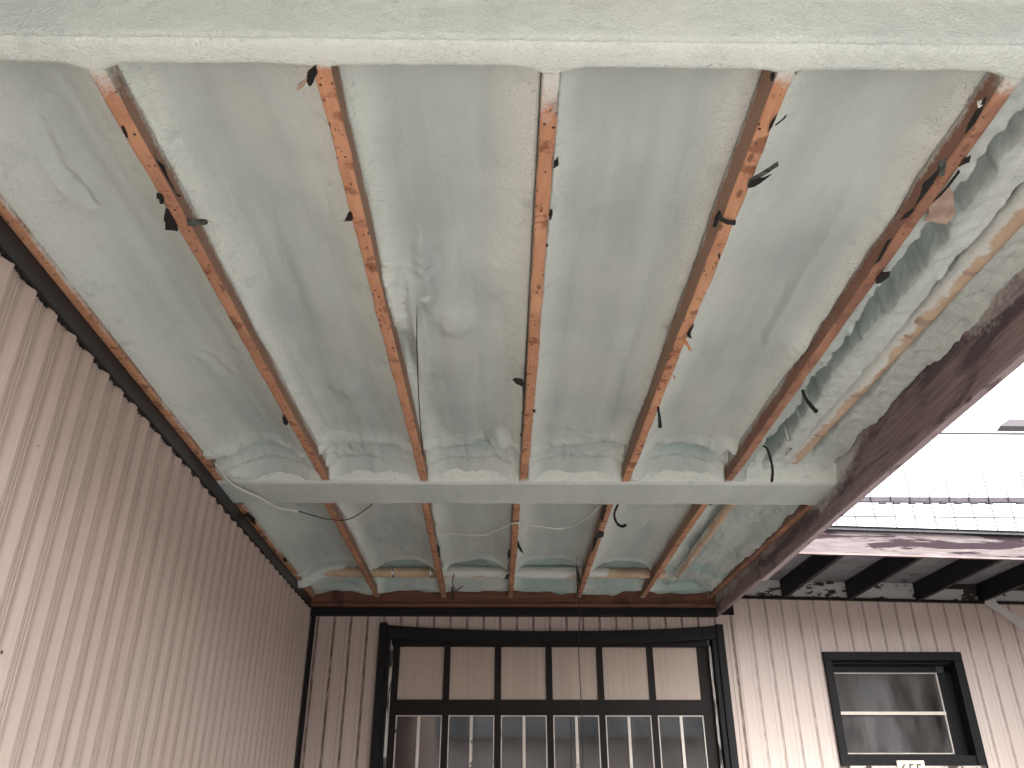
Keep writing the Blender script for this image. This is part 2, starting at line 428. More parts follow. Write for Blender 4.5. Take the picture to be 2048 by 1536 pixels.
# foam on the middle beam
cs = [(4.60, 3.43), (4.66, 3.40), (4.70, 3.375)] + [(4.715+.0028*i, 3.37-.009*i) for i in range(13)] + \
     [(4.757, 3.250), (4.764, 3.243), (4.772, 3.238), (4.782, 3.2355), (4.79, 3.234)] + [(4.81+.0225*i, 3.234) for i in range(15)] + \
     [(5.140, 3.233), (5.150, 3.232), (5.158, 3.234), (5.164, 3.240), (5.168, 3.25), (5.17, 3.27), (5.172, 3.31), (5.174, 3.37), (5.176, 3.44)]
xs = np.arange(-1.80, 2.10, .010)
P = np.zeros((len(cs), len(xs), 3)); TH_ = np.zeros(P.shape[:2]); PA = np.zeros(P.shape[:2])
for i, (y, z) in enumerate(cs):
    front = y < 4.76; bot = 4.785 < y < 5.145
    P[i, :, 0] = xs
    P[i, :, 1] = y + (fbm(xs*3.5, z*9+xs*0, 61)*.022 + fbm(xs*30, z*40+xs*0, 62, 2)*.008 if front else fbm(xs*2.5, xs*0, 63 + (y > 5))*.012)
    P[i, :, 2] = z + (fbm(xs*4, z*8+xs*0, 64)*.006 if front else fbm(xs*1.8, xs*0+y*1.5, 65)*.007 + fbm(xs*25, xs*0+y*25, 66, 2)*.0025)
    if 5.1 < y < 5.2: P[i, :, 2] -= .006*np.maximum(0, fbm(xs*9, xs*0, 67)*2)
    PA[i, :] = .95 if front and z < 3.36 else (.25 if bot else .6)  # front face paler than the underside: frontal light put into the colour
    if z > 3.36: TH_[i, :] = .3
grid_mesh("beam_foam", P, M_FOAM, roof, {'thin': TH_, 'pale': PA})
mb = MB(); mb.box(-1.80, 2.08, 4.80, 5.12, 3.255, 3.483); mb.build("middle_beam", M_BROWNBLK, roof)

# sprayed foam between the joists, near bays
def fillets(X, Y, joists, ya, yb, lr, flat, sd):
    Z = np.full_like(X, flat)
    pale = np.zeros_like(X)
    for k, (a, b) in enumerate(joists):
        jx = a + (b-a)*(Y-ya)/(yb-ya)
        wob = fbm(Y*2.2, Y*0 + k*3.1, sd+k, 4)
        for side, dep in ((-1, lr[k][0]), (1, lr[k][1])):
            d = (X - jx)*side - JW/2
            w = .062 + wob*.05 + (.03 if side*(1 if k > 2 else -1) > 0 else 0)
            e = np.where(d >= -.002, np.exp(-(np.maximum(d, 0)/w)**1.6), 0)
            depth = dep + fbm(Y*3.2, Y*0 + k*5 + (side > 0)*9, 21, 3)*.02
            inb = np.abs(X-jx) < .34
            Z = np.where(inb & (d >= -.002), Z - (flat - H - depth)*e, Z)
            pw = (.085 if side*(1 if k > 2 else -1) < 0 else .13) + fbm(Y*1.6, Y*0+k+side, sd+60, 4)*.10
            pale = np.maximum(pale, np.where(inb & (d >= -.002), .95*np.exp(-(np.maximum(d, 0)/np.maximum(pw, .03))**2.2), 0))  # paler beside joists: rougher foam, plus bay shading put into the colour
        Z = np.where(np.abs(X-jx) < JW/2-.002, H+.15, Z)
    return Z, pale

ya, yb = 1.545, 4.76
xs = np.concatenate([np.arange(-1.86, 1.99, .0095), np.arange(1.99, 2.064, .004)]); ys = np.arange(ya, yb, .0115)
X, Y = np.meshgrid(xs, ys)
flat = H + .135
Z, pale = fillets(X, Y, NEAR, 1.53, 4.78, LR_NEAR, flat, 71)
# spray-pass streaks, swells and lumps
Z += fbm(X*9, Y*.55, 81, 3)*.030 + fbm(X*4, Y*1.6, 82, 3)*.012
rough = sst(.45, .62, vn(X*2.2, Y*1.1, 83) * .6 + pale*.45)
Z += fbm(X*30, Y*22, 84, 3)*(.003 + .010*rough)
# a broad foam fillet along the left wall
dl = X - (wall_x(Y) + .045)
e = np.exp(-(np.maximum(dl, 0)/(.17+fbm(Y*1.5, Y*0, 85)*.12))**1.7)
Z = np.where(dl < .5, Z - (Z - H - .012)*e*.95, Z); pale = np.maximum(pale, e*.9)
# overlapping passes: steps beside joists 1 and 5
def step(Z, jx, side, w0, h, sd):
    d = (X-jx)*side; ww = w0 + fbm(Y*1.2, Y*0, sd, 5)*.045
    hh = h*sst(.35, .6, vn(Y*1.3, Y*0, sd+50)); return Z - hh*(1-sst(ww-.008, ww+.022, d))*(d > 0)*(d < .45)
Z = step(Z, 1.365, -1, .165, .028, 91)
Z = step(Z, -1.125, -1, .24, .010, 92)
Z = step(Z, .74, -1, .12, .010, 93)
Z = step(Z, -1.085, 1, .10, .012, 94)
# bumps and drips seen on the flat foam
def blob(Z, x, y, rx, ry, h):
    r = ((X-x)/rx)**2 + ((Y-y)/ry)**2
    return Z - h*np.exp(-r**1.5)*(1+.55*fbm(X*40, Y*40, 95, 3))
for (u, v, rx, ry, h) in [(910, 640, .085, .11, .034), (690, 770, .075, .11, .024), (1585, 670, .07, .10, .02), (540, 640, .1, .16, .012)]:
    p = onZ(u, v, flat); Z = blob(Z, p.x, p.y, rx, ry, h)
p = onZ(790, 555, flat); Z = blob(Z, p.x, p.y, .075, .32, .055)
p = onZ(850, 560, flat-.02); Z = blob(Z, p.x, p.y, .040, .24, .060)
p = onZ(832, 640, flat-.03)
dd = (X - (p.x - (Y-p.y)*.035)); Z -= .06*np.exp(-(dd/.020)**2)*sst(2.55, 2.8, Y)*(1-sst(3.15, 3.7, Y))
p = onZ(812, 690, flat); Z = np.where(True, Z + .05*np.exp(-(((X-p.x)/.028)**2+((Y-p.y)/.20)**2)**1.5), Z)
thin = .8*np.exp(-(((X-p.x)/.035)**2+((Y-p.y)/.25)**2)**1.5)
# creases and pockets in front of the middle beam
ym = 4.76 - Y
ce = fbm(X*3.4, Y*0, 101, 4)
ridge = np.exp(-((ym-.36-ce*.16)/.05)**2); pocket = np.exp(-((ym-.25-ce*.16)/.055)**2)*(.4+.9*vn(X*3.3, X*0, 102))
ridge2 = np.exp(-((ym-.15-fbm(X*5, Y*0, 103)*.09)/.035)**2)
Z += -ridge*.030*(.5+vn(X*5, Y*3, 104)) + pocket*.075 - ridge2*.035*(.4+vn(X*6, Y*0, 105))
Z -= sst(.10, .0, ym)*.09
Z += (fbm(X*20, Y*34, 106, 3)*.05 + fbm(X*55, Y*60, 108, 2)*.016)*np.exp(-((ym-.25)/.19)**2)
for (u0, v0, u1, v1, dpt) in ((60, 150, 190, 430, .011), (150, 340, 200, 400, .022), (400, 690, 460, 750, .008), (1590, 540, 1500, 720, .010)):
    p, q = onZ(u0, v0, flat), onZ(u1, v1, flat); tt = np.clip(((X-p.x)*(q.x-p.x)+(Y-p.y)*(q.y-p.y))/((q.x-p.x)**2+(q.y-p.y)**2), 0, 1)
    dd = np.hypot(X-p.x-tt*(q.x-p.x) + fbm(Y*7, X*7, 107, 3)*.06, Y-p.y-tt*(q.y-p.y)); Z += dpt*np.exp(-(dd/.016)**2)*np.sin(tt*math.pi)**.5 - dpt*.6*np.exp(-((dd-.035)/.02)**2)*np.sin(tt*math.pi)**.5
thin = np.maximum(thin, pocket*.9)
for (u, v) in [(995, 880), (1425, 900), (470, 960)]:
    p = onZ(u, v, flat-.03); Z = blob(Z, p.x, p.y, .055, .13, .055)
Z = np.where(ym < .4, np.maximum(Z, H+.004), Z)
# right-hand bay with groove and ledge
def right_bay(Z, thin, pale, sd):
    n1 = fbm(Y*2.6, Y*0, sd, 4)*.07; n2 = fbm(Y*3.1, Y*0+3, sd+1, 4)*.07; n3 = fbm(Y*2.2, Y*0+9, sd+2, 4)*.06
    zz = np.full_like(X, H+.045) + fbm(X*12, Y*3, sd+5)*.02
    n1 = n1 + fbm(Y*14, Y*0, sd+31, 3)*.03; n2 = n2*.8 + fbm(Y*12, Y*0, sd+32, 3)*.035
    zz += (.22)*sst(1.500+n1, 1.53+n1, X)                     # deep groove
    zz -= (.165)*sst(1.605+n2, 1.63+n2, X)                    # foam mound on the pipe's flank
    zz += (.13)*sst(1.745+n3*.6, 1.80+n3*.6, X)                # recess behind the pipe
    zz -= (.085)*sst(1.905+n1*.7, 1.935+n1*.7, X)              # ledge by the rim
    zz -= (.022)*sst(1.985+n2*.5, 2.05+n2*.25, X)
    zz += .03*sst(2.035, 2.062, X)*(.2-1.2*vn(Y*4, Y*0, sd+7))
    zz += fbm(X*26, Y*20, sd+8, 3)*.030
    m_ = sst(1.402, 1.412, X)
    t_ = (sst(1.48+n1, 1.53+n1, X)*(1-sst(1.60+n2, 1.65+n2, X)) + .7*sst(1.86, 1.90, X)*(1-sst(1.92+n1*.7, 1.95+n1*.7, X)))
    return np.where(X > 1.40, Z*(1-m_) + zz*m_, Z), np.where(X > 1.41, np.maximum(thin, t_*.12), thin), np.where(X > 1.41, .5*sst(1.64, 1.68, X), pale)
Z0 = Z.copy()
Zr, thin, pale = right_bay(Z, thin, pale, 111)
ends = sst(.0, .12, ym)
Z = np.where(X > 1.40, Zr*ends + Z0*(1-ends), Zr)
# foam curls down to the header behind the first beam
Z -= (1-sst(0, .05, Y-1.55))*.05
Z = np.minimum(Z, 3.478)
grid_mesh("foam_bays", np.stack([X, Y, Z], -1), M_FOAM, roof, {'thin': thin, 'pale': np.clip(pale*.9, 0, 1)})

# far bays
ya, yb = 5.16, 8.065
xs = np.concatenate([np.arange(-1.90, 1.97, .011), np.arange(1.97, 2.045, .006)]); ys = np.arange(ya, yb, .011)
X, Y = np.meshgrid(xs, ys)
flat = H+.14
Z, pale = fillets(X, Y, FAR, 5.15, YL, LR_FAR, flat, 171)
Z += fbm(X*6, Y*1.0, 181, 3)*.022 + fbm(X*2.6, Y*1.6, 182, 3)*.02 + fbm(X*26, Y*20, 183, 3)*.010
dl = X - (wall_x(Y) + .045)
e = np.exp(-(np.maximum(dl, 0)/(.15+fbm(Y*1.5, Y*0, 185)*.1))**1.7)
Z = np.where(dl < .5, Z - (Z - H - .012)*e*.95, Z); pale = np.maximum(pale, e*.7)
sc_ = np.abs(np.sin((X+.52)/.62*math.pi))**.6
e1 = 7.33 - .22*sc_ + fbm(X*4, Y*0, 186)*.12
rec = sst(e1, e1+.035, Y)*(1-sst(7.44, 7.48, Y))
rec *= (1-sst(.42, .35, np.abs(X+1.72)))
Z += rec*.085
lip = np.exp(-((Y-e1+.03)/.035)**2); Z -= lip*.022
back = sst(7.47, 7.52, Y)
Zb = H + .125 - .105*sst(7.55, 8.05, Y) + fbm(X*3.3, Y*6, 187, 4)*.085
Zb += .05*np.exp(-((Y-7.72-fbm(X*3, Y*0, 188)*.12)/.06)**2)
Z = Z*(1-back) + Zb*back
cov = sst(.46, .56, vn(X*1.7+3, Y*0, 189)) * sst(-.25, -.1, X) + sst(-1.42, -1.5, X)
Z = np.where((Y > 7.36) & (Y < 7.52), Z - .075*np.clip(cov, 0, 1)*np.exp(-((Y-7.43)/.05)**2), Z)
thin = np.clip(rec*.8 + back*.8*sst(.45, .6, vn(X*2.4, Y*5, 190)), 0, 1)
wav = H - .005 + .07*vn(X*3.1, X*0, 191) + .03*vn(X*9, X*0, 192)
Z = np.where(Y > 7.9, Z + (wav - Z)*sst(7.9, 8.04, Y), Z)
# right bay, far
n1 = fbm(Y*3, Y*0, 201, 4)*.05
rb = sst(1.40, 1.42, X)
zz = H+.10 + fbm(X*11, Y*2.2, 202, 4)*.09 - .07*sst(1.88+n1, 2.02+n1, X) + fbm(X*28, Y*20, 203, 3)*.03
Z = np.where((X > 1.39) & (Y < 7.9), Z*(1-rb) + zz*rb, Z)
Z -= (1-sst(0, .06, Y-5.16))*.04
Z = np.minimum(Z, 3.478)
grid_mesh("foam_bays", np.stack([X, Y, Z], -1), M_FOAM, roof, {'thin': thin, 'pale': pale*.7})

# ledger on the rear wall
xs = np.linspace(-1.92, 2.12, 200)
prof = [(8.07, 3.47), (8.07, 3.36), (8.07, 3.31), (8.07, 3.27), (8.07, 3.235), (8.07, 3.20), (8.069, 3.186), (8.045, 3.185), (8.042, 3.182), (8.042, 3.158), (8.046, 3.155), (8.14, 3.155)]
P = np.zeros((len(prof), len(xs), 3)); A = np.zeros(P.shape[:2])
for i, (y, z) in enumerate(prof):
    P[i, :, 0] = xs; P[i, :, 1] = y + fbm(xs*2, xs*0, 211)*.006; P[i, :, 2] = z + fbm(xs*1.3, xs*0, 212)*.006
    A[i, :] = (.9 if z > 3.33 else -.05 if z < 3.2 else .15) + fbm(xs*1.9, xs*0+z*6, 213)*.9 * (z > 3.2) - .2
grid_mesh("ledger_board", P, M_LEDGER, roof, {'spray': A}, smooth=False)
mb = MB(); mb.box(-1.915, 2.125, 8.10, 8.172, 3.075, 3.153); mb.build("wall_trim", M_BLACK, roof, bevel=.004)

# rim board on the open right side
n = 440; ys = np.linspace(.5, 8.14, n)
prof = [(.0, .43), (.0, .34), (.0, .31), (.0, .285), (.0, .26), (.0, .235), (.0, .21), (.0, .19), (.0, .165), (.0, .14), (.0, .12), (0, .10), (0, .07), (.0, .04), (.0, .006), (.004, 0), (.036, 0), (.040, .005), (.040, .43)]
def rim_x(y): return 2.03 + .085*sst(2.4, 5.2, y) + .0*y
P = np.zeros((n, len(prof), 3)); A = np.zeros(P.shape[:2])
rx = 2.058 + .012*(ys-2.6)
rx = np.minimum(rx, 2.105)
for j, (dx, dz) in enumerate(prof):
    P[:, j, 0] = rx + dx + fbm(ys*7, ys*0+j*.4, 221, 3)*.003; P[:, j, 1] = ys
    P[:, j, 2] = 3.085 + dz + fbm(ys*2, ys*0, 222)*.006*(dz < .05)
    if dx < .01: A[:, j] = (dz - (.27 - .11*sst(4.15, 4.65, ys)))*6 + .55 + fbm(ys*2.4, ys*0+dz*5, 223)*1.3
    else: A[:, j] = -.6
grid_mesh("rim_board", P[:, ::-1], M_RIM, roof, {'spray': A[:, ::-1]}, smooth=False)
mb = MB(); mb.hexa([(2.058+.012*(y-2.6)+dx, y, z) for z in (3.066, 3.082) for (y, dx) in ((.5, .008), (.5, .050), (6.6, .047), (6.6, .0))])
mb.build('rim_moulding', mat_paint('rim_moulding_paint', (.40, .32, .34), .3, .5, peel=(.12, .08, .085), peel_amt=.6, streak=False, pv=(3, .5, 3)), roof)
mb = MB(); mb.box(2.10, 2.118, .5, 8.0, 3.30, 3.484); mb.build("drip_edge", mat_simple("drip_edge_metal", (.35, .31, .31), .5, .4, .3), roof)

# ---------------------------------------------------------------- side building (left)
def siding(name, a0, a1, z0, z1, to3, prof, mat, parent, phase=0.0, pitch=.1635, holes=(), topjag=0.0):
    """prof: list of (s in 0..1, outward offset, grime)"""
    verts = []; faces = []; gr = []
    ks = range(int(math.floor((a0-phase)/pitch))-1, int(math.ceil((a1-phase)/pitch))+1)
    pts = []
    for k in ks:
        for s, o, g in prof:
            a = phase + (k+s)*pitch
            if a0 <= a <= a1: pts.append((a, o, g))
    for i in range(len(pts)-1):
        (a, o, g), (b, p, h) = pts[i], pts[i+1]
        zz = [(z0, z1)]
        mid = (a+b)/2
        for (h0, h1, g0, g1) in holes:
            if h0 < mid < h1:
                nz = []
                for (q0, q1) in zz:
                    if g1 <= q0 or g0 >= q1: nz.append((q0, q1)); continue
                    if g0 > q0: nz.append((q0, g0))
                    if g1 < q1: nz.append((g1, q1))
                zz = nz
        for (q0, q1) in zz:
            n = len(verts); jt = q1 + (random.uniform(-topjag, topjag) if q1 == z1 else 0)
            verts += [to3(a, o, q0), to3(b, p, q0), to3(b, p, jt), to3(a, o, jt)]
            gr += [g, h, h, g]; faces.append((n, n+1, n+2, n+3))
    me = bpy.data.meshes.new(name); me.from_pydata(verts, [], faces); me.update()
    at = me.attributes.new('grime', 'FLOAT', 'POINT'); at.data.foreach_set('value', gr)
    return link_mesh(name, me, mat, parent)

side = empty("side_building", (-1.8, 3.5, 0), label="long beige corrugated metal side wall of a building left of the carport", cat="building")
PR_SIDE = [(.0, 0, .25), (.10, .0, 0), (.13, .003, 0), (.16, 0, 0), (.22, 0, 0), (.25, .003, 0), (.28, 0, 0), (.36, .0, 0), (.39, .0025, 0), (.42, 0, .1), (.50, .0, .1), (.56, .001, .12), (.60, .003, 0), (.84, .020, 0), (.90, .021, .0), (.93, .017, .05), (.955, 0.001, .2)]
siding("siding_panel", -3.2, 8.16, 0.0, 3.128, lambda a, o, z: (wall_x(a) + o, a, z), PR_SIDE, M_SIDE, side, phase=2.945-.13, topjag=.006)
mb = MB()
mb.hexa([(wall_x(-3.2)-.3, -3.2, 0), (wall_x(-3.2)-.01, -3.2, 0), (wall_x(8.3)-.01, 8.3, 0), (wall_x(8.3)-.3, 8.3, 0),
         (wall_x(-3.2)-.3, -3.2, 3.6), (wall_x(-3.2)-.01, -3.2, 3.6), (wall_x(8.3)-.01, 8.3, 3.6), (wall_x(8.3)-.3, 8.3, 3.6)])
mb.build("wall", M_BROWNBLK, side)
# header board above the siding with the frayed felt edge
mb = MB()
for (o0, o1, z0, z1) in ((-.008, .006, 3.176, H-.003), (-.008, .016, 3.132, 3.174)):
    mb.hexa([(wall_x(-1)+o0, -1, z0), (wall_x(-1)+o1, -1, z0), (wall_x(8.1)+o1, 8.1, z0), (wall_x(8.1)+o0, 8.1, z0),
             (wall_x(-1)+o0, -1, z1), (wall_x(-1)+o1, -1, z1), (wall_x(8.1)+o1, 8.1, z1), (wall_x(8.1)+o0, 8.1, z1)])
mb.build("header_trim", mat_paint("dark_header_paint", (0.020, 0.018, 0.021), .5, .4, streak=False, bump=.5), side, bevel=.002)
verts = []; faces = []
ysf = np.arange(1.2, 8.1, .018)
for y in ysf:
    ph = ((y-2.815)/.1635) % 1.0
    dz = .002 - .010*random.random()
    verts += [(wall_x(y)+.0215, y, 3.136), (wall_x(y)+.0225, y + random.uniform(-.006, .006), 3.128+dz)]
for i in range(len(ysf)-1): faces.append((2*i, 2*i+1, 2*i+3, 2*i+2))
me = bpy.data.meshes.new("felt_edge"); me.from_pydata(verts, [], faces)
o = link_mesh("felt_edge", me, M_TAR, side); sd_ = o.modifiers.new("s", 'SOLIDIFY'); sd_.thickness = .002
# corner trim where side wall meets rear wall
mb = MB(); mb.box(wall_x(8.15)+.015, wall_x(8.15)+.055, 8.135, 8.17, 0, 3.074); mb.build("corner_trim", M_BROWNBLK, side, bevel=.003)

# ---------------------------------------------------------------- rear building
rear = empty("rear_building", (1.5, 8.2, 0), label="beige ribbed building at the back with a black framed garage door and open dark eave", cat="building")
PR_REAR = [(.0, .0, .0), (.012, .0, .8), (.022, -.006, .95), (.15, -.006, .95), (.162, .0, .8), (.175, .0, .0), (.30, 0, 0), (.32, .0015, 0), (.34, 0, 0), (.60, 0, 0), (.76, 0, .0), (.78, -.003, .35), (.80, -.003, .3), (.82, 0, 0), (.995, 0, 0)]
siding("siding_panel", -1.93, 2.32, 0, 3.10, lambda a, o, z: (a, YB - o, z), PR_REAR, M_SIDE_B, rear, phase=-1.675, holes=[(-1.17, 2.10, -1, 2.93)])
def wr(a, o, z):
    x, y, _ = W8(a, z); return (x, y - o, z)
wx0, _, wz0 = W8(3.15, 1.76); wx1, _, wz1 = W8(4.42, 2.70)
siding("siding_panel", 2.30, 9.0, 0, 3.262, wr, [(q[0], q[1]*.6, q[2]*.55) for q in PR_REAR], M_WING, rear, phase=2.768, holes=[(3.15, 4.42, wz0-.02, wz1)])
mb = MB(); mb.box(-1.95, -1.2, 8.25, 8.35, 0, 3.5); mb.box(2.14, 3.1, 8.25, 8.35, 0, 3.45, sh=True)
mb.box(-1.2, 2.14, 8.25, 8.35, 2.95, 3.5); mb.box(4.6, 9.5, 8.25, 8.35, 0, 3.45, sh=True); mb.box(3.1, 4.6, 8.25, 8.35, 2.85, 3.45, sh=True); mb.box(3.1, 4.6, 8.25, 8.35, 0, 1.68, sh=True)
mb.box(-1.95, 9.5, 10.5, 10.6, 0, 3.4); mb.box(-1.95, 9.5, 8.352, 10.6, 3.402, 3.46); mb.box(-2.0, -1.952, 8.2, 10.6, 0, 3.5); mb.box(9.502, 9.6, 8.2, 10.6, 0, 3.4)
mb.build("inner_wall", mat_simple("dark_interior", (0.03, 0.028, 0.028), .8), rear)
mb = MB(); mb.box(3.6, 4.85, 8.62, 8.64, 0.5, 3.0); mb.build("interior_blind", mat_simple("grey_blind", (0.42, 0.43, 0.45), .8, nscale=1.5, var=.5), rear)

# garage door
gd = MB()
def bowtop(x): t = (x+1.2)/3.36; return 2.998 - .065*math.sin(math.pi*min(max(t, 0), 1))**.7
n = 24
for i in range(n):
    xa, xb = -1.13 + 3.22*i/n, -1.13 + 3.22*(i+1)/n
    gd.hexa([(xa, 8.13, bowtop(xa)-.125), (xb, 8.13, bowtop(xb)-.125), (xb, 8.178, bowtop(xb)-.125), (xa, 8.178, bowtop(xa)-.125),
             (xa, 8.13, bowtop(xa)), (xb, 8.13, bowtop(xb)), (xb, 8.178, bowtop(xb)), (xa, 8.178, bowtop(xa))])
gd.box(-1.205, -1.132, 8.12, 8.19, 0, 3.01)
gd.box(2.092, 2.162, 8.12, 8.19, 0, 3.0)
gd.box(-1.131, -1.10, 8.14, 8.30, 0, 2.86); gd.box(2.045, 2.091, 8.14, 8.30, 0, 2.86)
gd.box(-1.099, 2.044, 8.20, 8.30, 2.80, 2.90)
door = gd.build("garage_door", M_BLACK, rear, bevel=.003)
mb = MB()
S8 = 8.235/YB
ox = [(-1.0 + .4925*k)*S8 for k in range(6)]; ow = .432*S8
zt0, zt1 = CZ+(2.31-CZ)*S8, 2.86
zw1 = CZ+(2.172-CZ)*S8; zw0 = 1.28
Yd = 8.235
xl, xr = -1.07, 2.02
edges = [xl] + [e for k in range(6) for e in (ox[k], ox[k]+ow)] + [xr]
rails = [(zt0, zw1), (zw0, zw0-.14), (.72, .60), (.14, .02)]
for (a, b) in ((zt1, 2.80),) + tuple((max(r), min(r)) for r in rails): mb.box(xl, xr, Yd, Yd+.04, b, a)
segs = [(2.80, zt0), (zw1, zw0), (zw0-.14, .72), (.60, .14)]
for k in range(0, 14, 2):
    for (a, b) in segs: mb.box(edges[k], edges[k+1], Yd+.001, Yd+.04, b, a)
fr = mb.build("door_leaf", M_BROWNBLK, door, bevel=.002)
for k in range(6):
    for si in (0, 2, 3):
        mb = MB(); b0, b1 = segs[si][1], segs[si][0]
        mb.box(ox[k]+.001, ox[k]+ow-.001, Yd+.018, Yd+.03, b0+.001, b1-.001 if si else 2.80)
        me_o = mb.build("panel", M_PANEL, door)
    mb = MB(); t = .009
    x0, x1 = ox[k]+.001, ox[k]+ow-.001
    mb.box(x0, x1, Yd+.004, Yd+.02, zw1-t, zw1-.001); mb.box(x0, x1, Yd+.004, Yd+.02, zw0+.001, zw0+t)
    mb.box(x0, x0+t, Yd+.004, Yd+.02, zw0+t, zw1-t); mb.box(x1-t, x1, Yd+.004, Yd+.02, zw0+t, zw1-t)
    mb.build("glazing_bead", M_WHITE, door)
    mb = MB(); xm = (x0+x1)/2; mb.box(xm-.014, xm+.014, Yd-.004, Yd+.018, zw0+t, zw1-t); mb.build("muntin", M_WHITE, door, bevel=.003)
    for (a, b) in ((x0+t, xm-.015), (xm+.015, x1-t)):
        mb = MB(); mb.box(a, b, Yd+.012, Yd+.016, zw0+t, zw1-t); mb.build("window_pane", M_GLASS, door)
for xx, w in ((-1.094, .026), (2.012, .024)):
    mb = MB(); mb.box(xx, xx+w, 8.20, 8.215, 0, 2.865); mb.box(xx, xx+.006, 8.19, 8.2, 0, 2.865)
    mb.build("door_track", mat_paint("worn_track", (0.62, 0.58, 0.55), .3, .4, peel=(0.05, .045, .045), peel_amt=.50, pv=(3, 3, .4)), door)

# wing window
def B8(mb, x0, x1, z0, z1, d0, d1, S=1.0):
    """box on the wing wall between bearings x0..x1 and heights z0..z1; d0,d1 outward distances"""
    p = []
    for d in (d1, d0):
        for (xx, zz) in ((x0, z0), (x1, z0), (x1, z1), (x0, z1)):
            x, y, z = W8(xx, zz); p.append((x, y - d, z))
    # order front loop then back loop
    mb.add(p, [(0, 1, 2, 3), (7, 6, 5, 4), (0, 4, 5, 1), (1, 5, 6, 2), (2, 6, 7, 3), (3, 7, 4, 0)])
wf = MB()
B8(wf, 3.114, 4.460, 2.668, 2.746, -.03, .04); B8(wf, 3.114, 3.186, 1.74, 2.666, -.03, .04); B8(wf, 4.376, 4.460, 1.70, 2.666, -.03, .04)
B8(wf, 3.15, 4.42, 1.742, 1.83, -.03, .02)
B8(wf, 3.188, 3.196, 1.80, 2.668, -.20, -.032); B8(wf, 4.378, 4.45, 1.80, 2.668, -.20, -.032); B8(wf, 3.188, 4.378, 2.64, 2.70, -.20, -.032)
window = wf.build("window", M_BLACK, rear, bevel=.003)
mb = MB()
B8(mb, 3.196, 4.25, 2.57, 2.66, -.15, -.10); B8(mb, 4.245, 4.378, 1.80, 2.57, -.15, -.10)
B8(mb, 3.196, 4.25, 1.83, 1.845, -.15, -.10)
mb.build("sash_frame", M_BLACK, window)
mb = MB()
B8(mb, 3.196, 4.245, 2.562, 2.569, -.13, -.098); B8(mb, 4.234, 4.2445, 1.845, 2.562, -.13, -.098); B8(mb, 3.196, 4.244, 1.8455, 1.855, -.13, -.098)
mb.build("glazing_bead", M_WHITE, window)
mb = MB(); B8(mb, 3.190, 4.243, 2.186, 2.214, -.12, -.085); mb.build("muntin", mat_simple("cream_paint", (.72, .64, .55), .5, nscale=8, var=.12), window)
for (a, b) in ((2.2145, 2.562), (1.855, 2.1855)):
    mb = MB(); B8(mb, 3.196, 4.234, a, b, -.125, -.120); mb.build("window_pane", M_GLASS_HAZY, window)
mb = MB(); B8(mb, 3.17, 4.42, 1.715, 1.741, -.02, .075); mb.build("sill", mat_paint("peeling_sill", (.55, .48, .44), .3, .6, peel=(.05, .04, .04), peel_amt=.54, streak=False), window, bevel=.003)

# curtain inside the wing window
cl_ = smooth_path([(1843, 1350, 0), (1849, 1380, 0), (1855, 1418, 0), (1860, 1442, 0), (1872, 1455, 0)], 8)
cr_ = smooth_path([(1849, 1352, 0), (1861, 1380, 0), (1866, 1418, 0), (1870, 1440, 0), (1888, 1450, 0)], 8)
P = np.zeros((len(cl_), 9, 3))
for i in range(len(cl_)):
    for j in range(9):
        q = cl_[i].lerp(cr_[i], j/8); P[i, j] = onY(q.x, q.y, 8.50 + .012*math.sin(j*1.6))
crt = grid_mesh("curtain", P, mat_simple("pale_curtain", (.5, .52, .54), .8), None)
props(crt, "pale drawn curtain edge hanging inside the black framed window", "curtain")
crt.modifiers.new("s", 'SOLIDIFY').thickness = .003

# number plate
p0 = W8(3.600, 1.785); p1 = W8(3.842, 1.6)
plate = empty("house_number_plate", ((p0[0]+p1[0])/2, p0[1]-.085, 1.70), label="cream number plate reading 655 under the black framed window", cat="number plate")
mb = MB(); pw = p1[0]-p0[0]; cx = plate.location.x; cy = plate.location.y
mb.box(p0[0], p1[0], cy-.004, cy+.006, p0[2]-.135, p0[2]); mb.build("backplate", mat_simple("cream_plate", (.70, .64, .50), .5, var=.1), plate, bevel=.003)
cu = bpy.data.curves.new("digits", 'FONT'); cu.body = "655"; cu.size = .135; cu.align_x = 'CENTER'; cu.extrude = .002; cu.space_character = 1.05
to = bpy.data.objects.new("tmp_text", cu); COL.objects.link(to)
dg = bpy.context.evaluated_depsgraph_get(); me = bpy.data.meshes.new_from_object(to.evaluated_get(dg)); bpy.data.objects.remove(to)
me.name = "digits"
do = link_mesh("digits", me, mat_simple("brown_digit_paint", (.10, .075, .05), .5), plate)
do.location = (0, -.007, p0[2]-.122-plate.location.z); do.rotation_euler = (RD(90), 0, 0)

# eave of the wing
zR = 3.27
def ey(x): return 6.50 + (x-2.3)*TR
M_RAFT = mat_paint("dark_rafter_paint", (0.016, 0.015, 0.019), .5, .6, bump=.5, spec=.2, streak=False)
rx_ = []
for u in (1566, 1697, 1833, 1958, 2085, 2215, 2350, 2480):
    p = onY(u, 1197+.02*(u-1566), 8.18); rx_.append(W8(p.x, 3.27)[0])
rx_ = [rx_[0]-.66] + rx_
for x in rx_:
    mb = MB(); yw = YB + (x-2.3)*TR
    mb.hexa([(x-.018, ey(x)+.04, zR+.012), (x+.022, ey(x)+.04, zR+.012), (x+.022, yw-.001, zR), (x-.018, yw-.001, zR),
             (x-.018, ey(x)+.04, 3.452), (x+.022, ey(x)+.04, 3.452), (x+.022, yw-.001, 3.452), (x-.018, yw-.001, 3.452)])
    mb.build("eave_rafter", M_RAFT, rear)
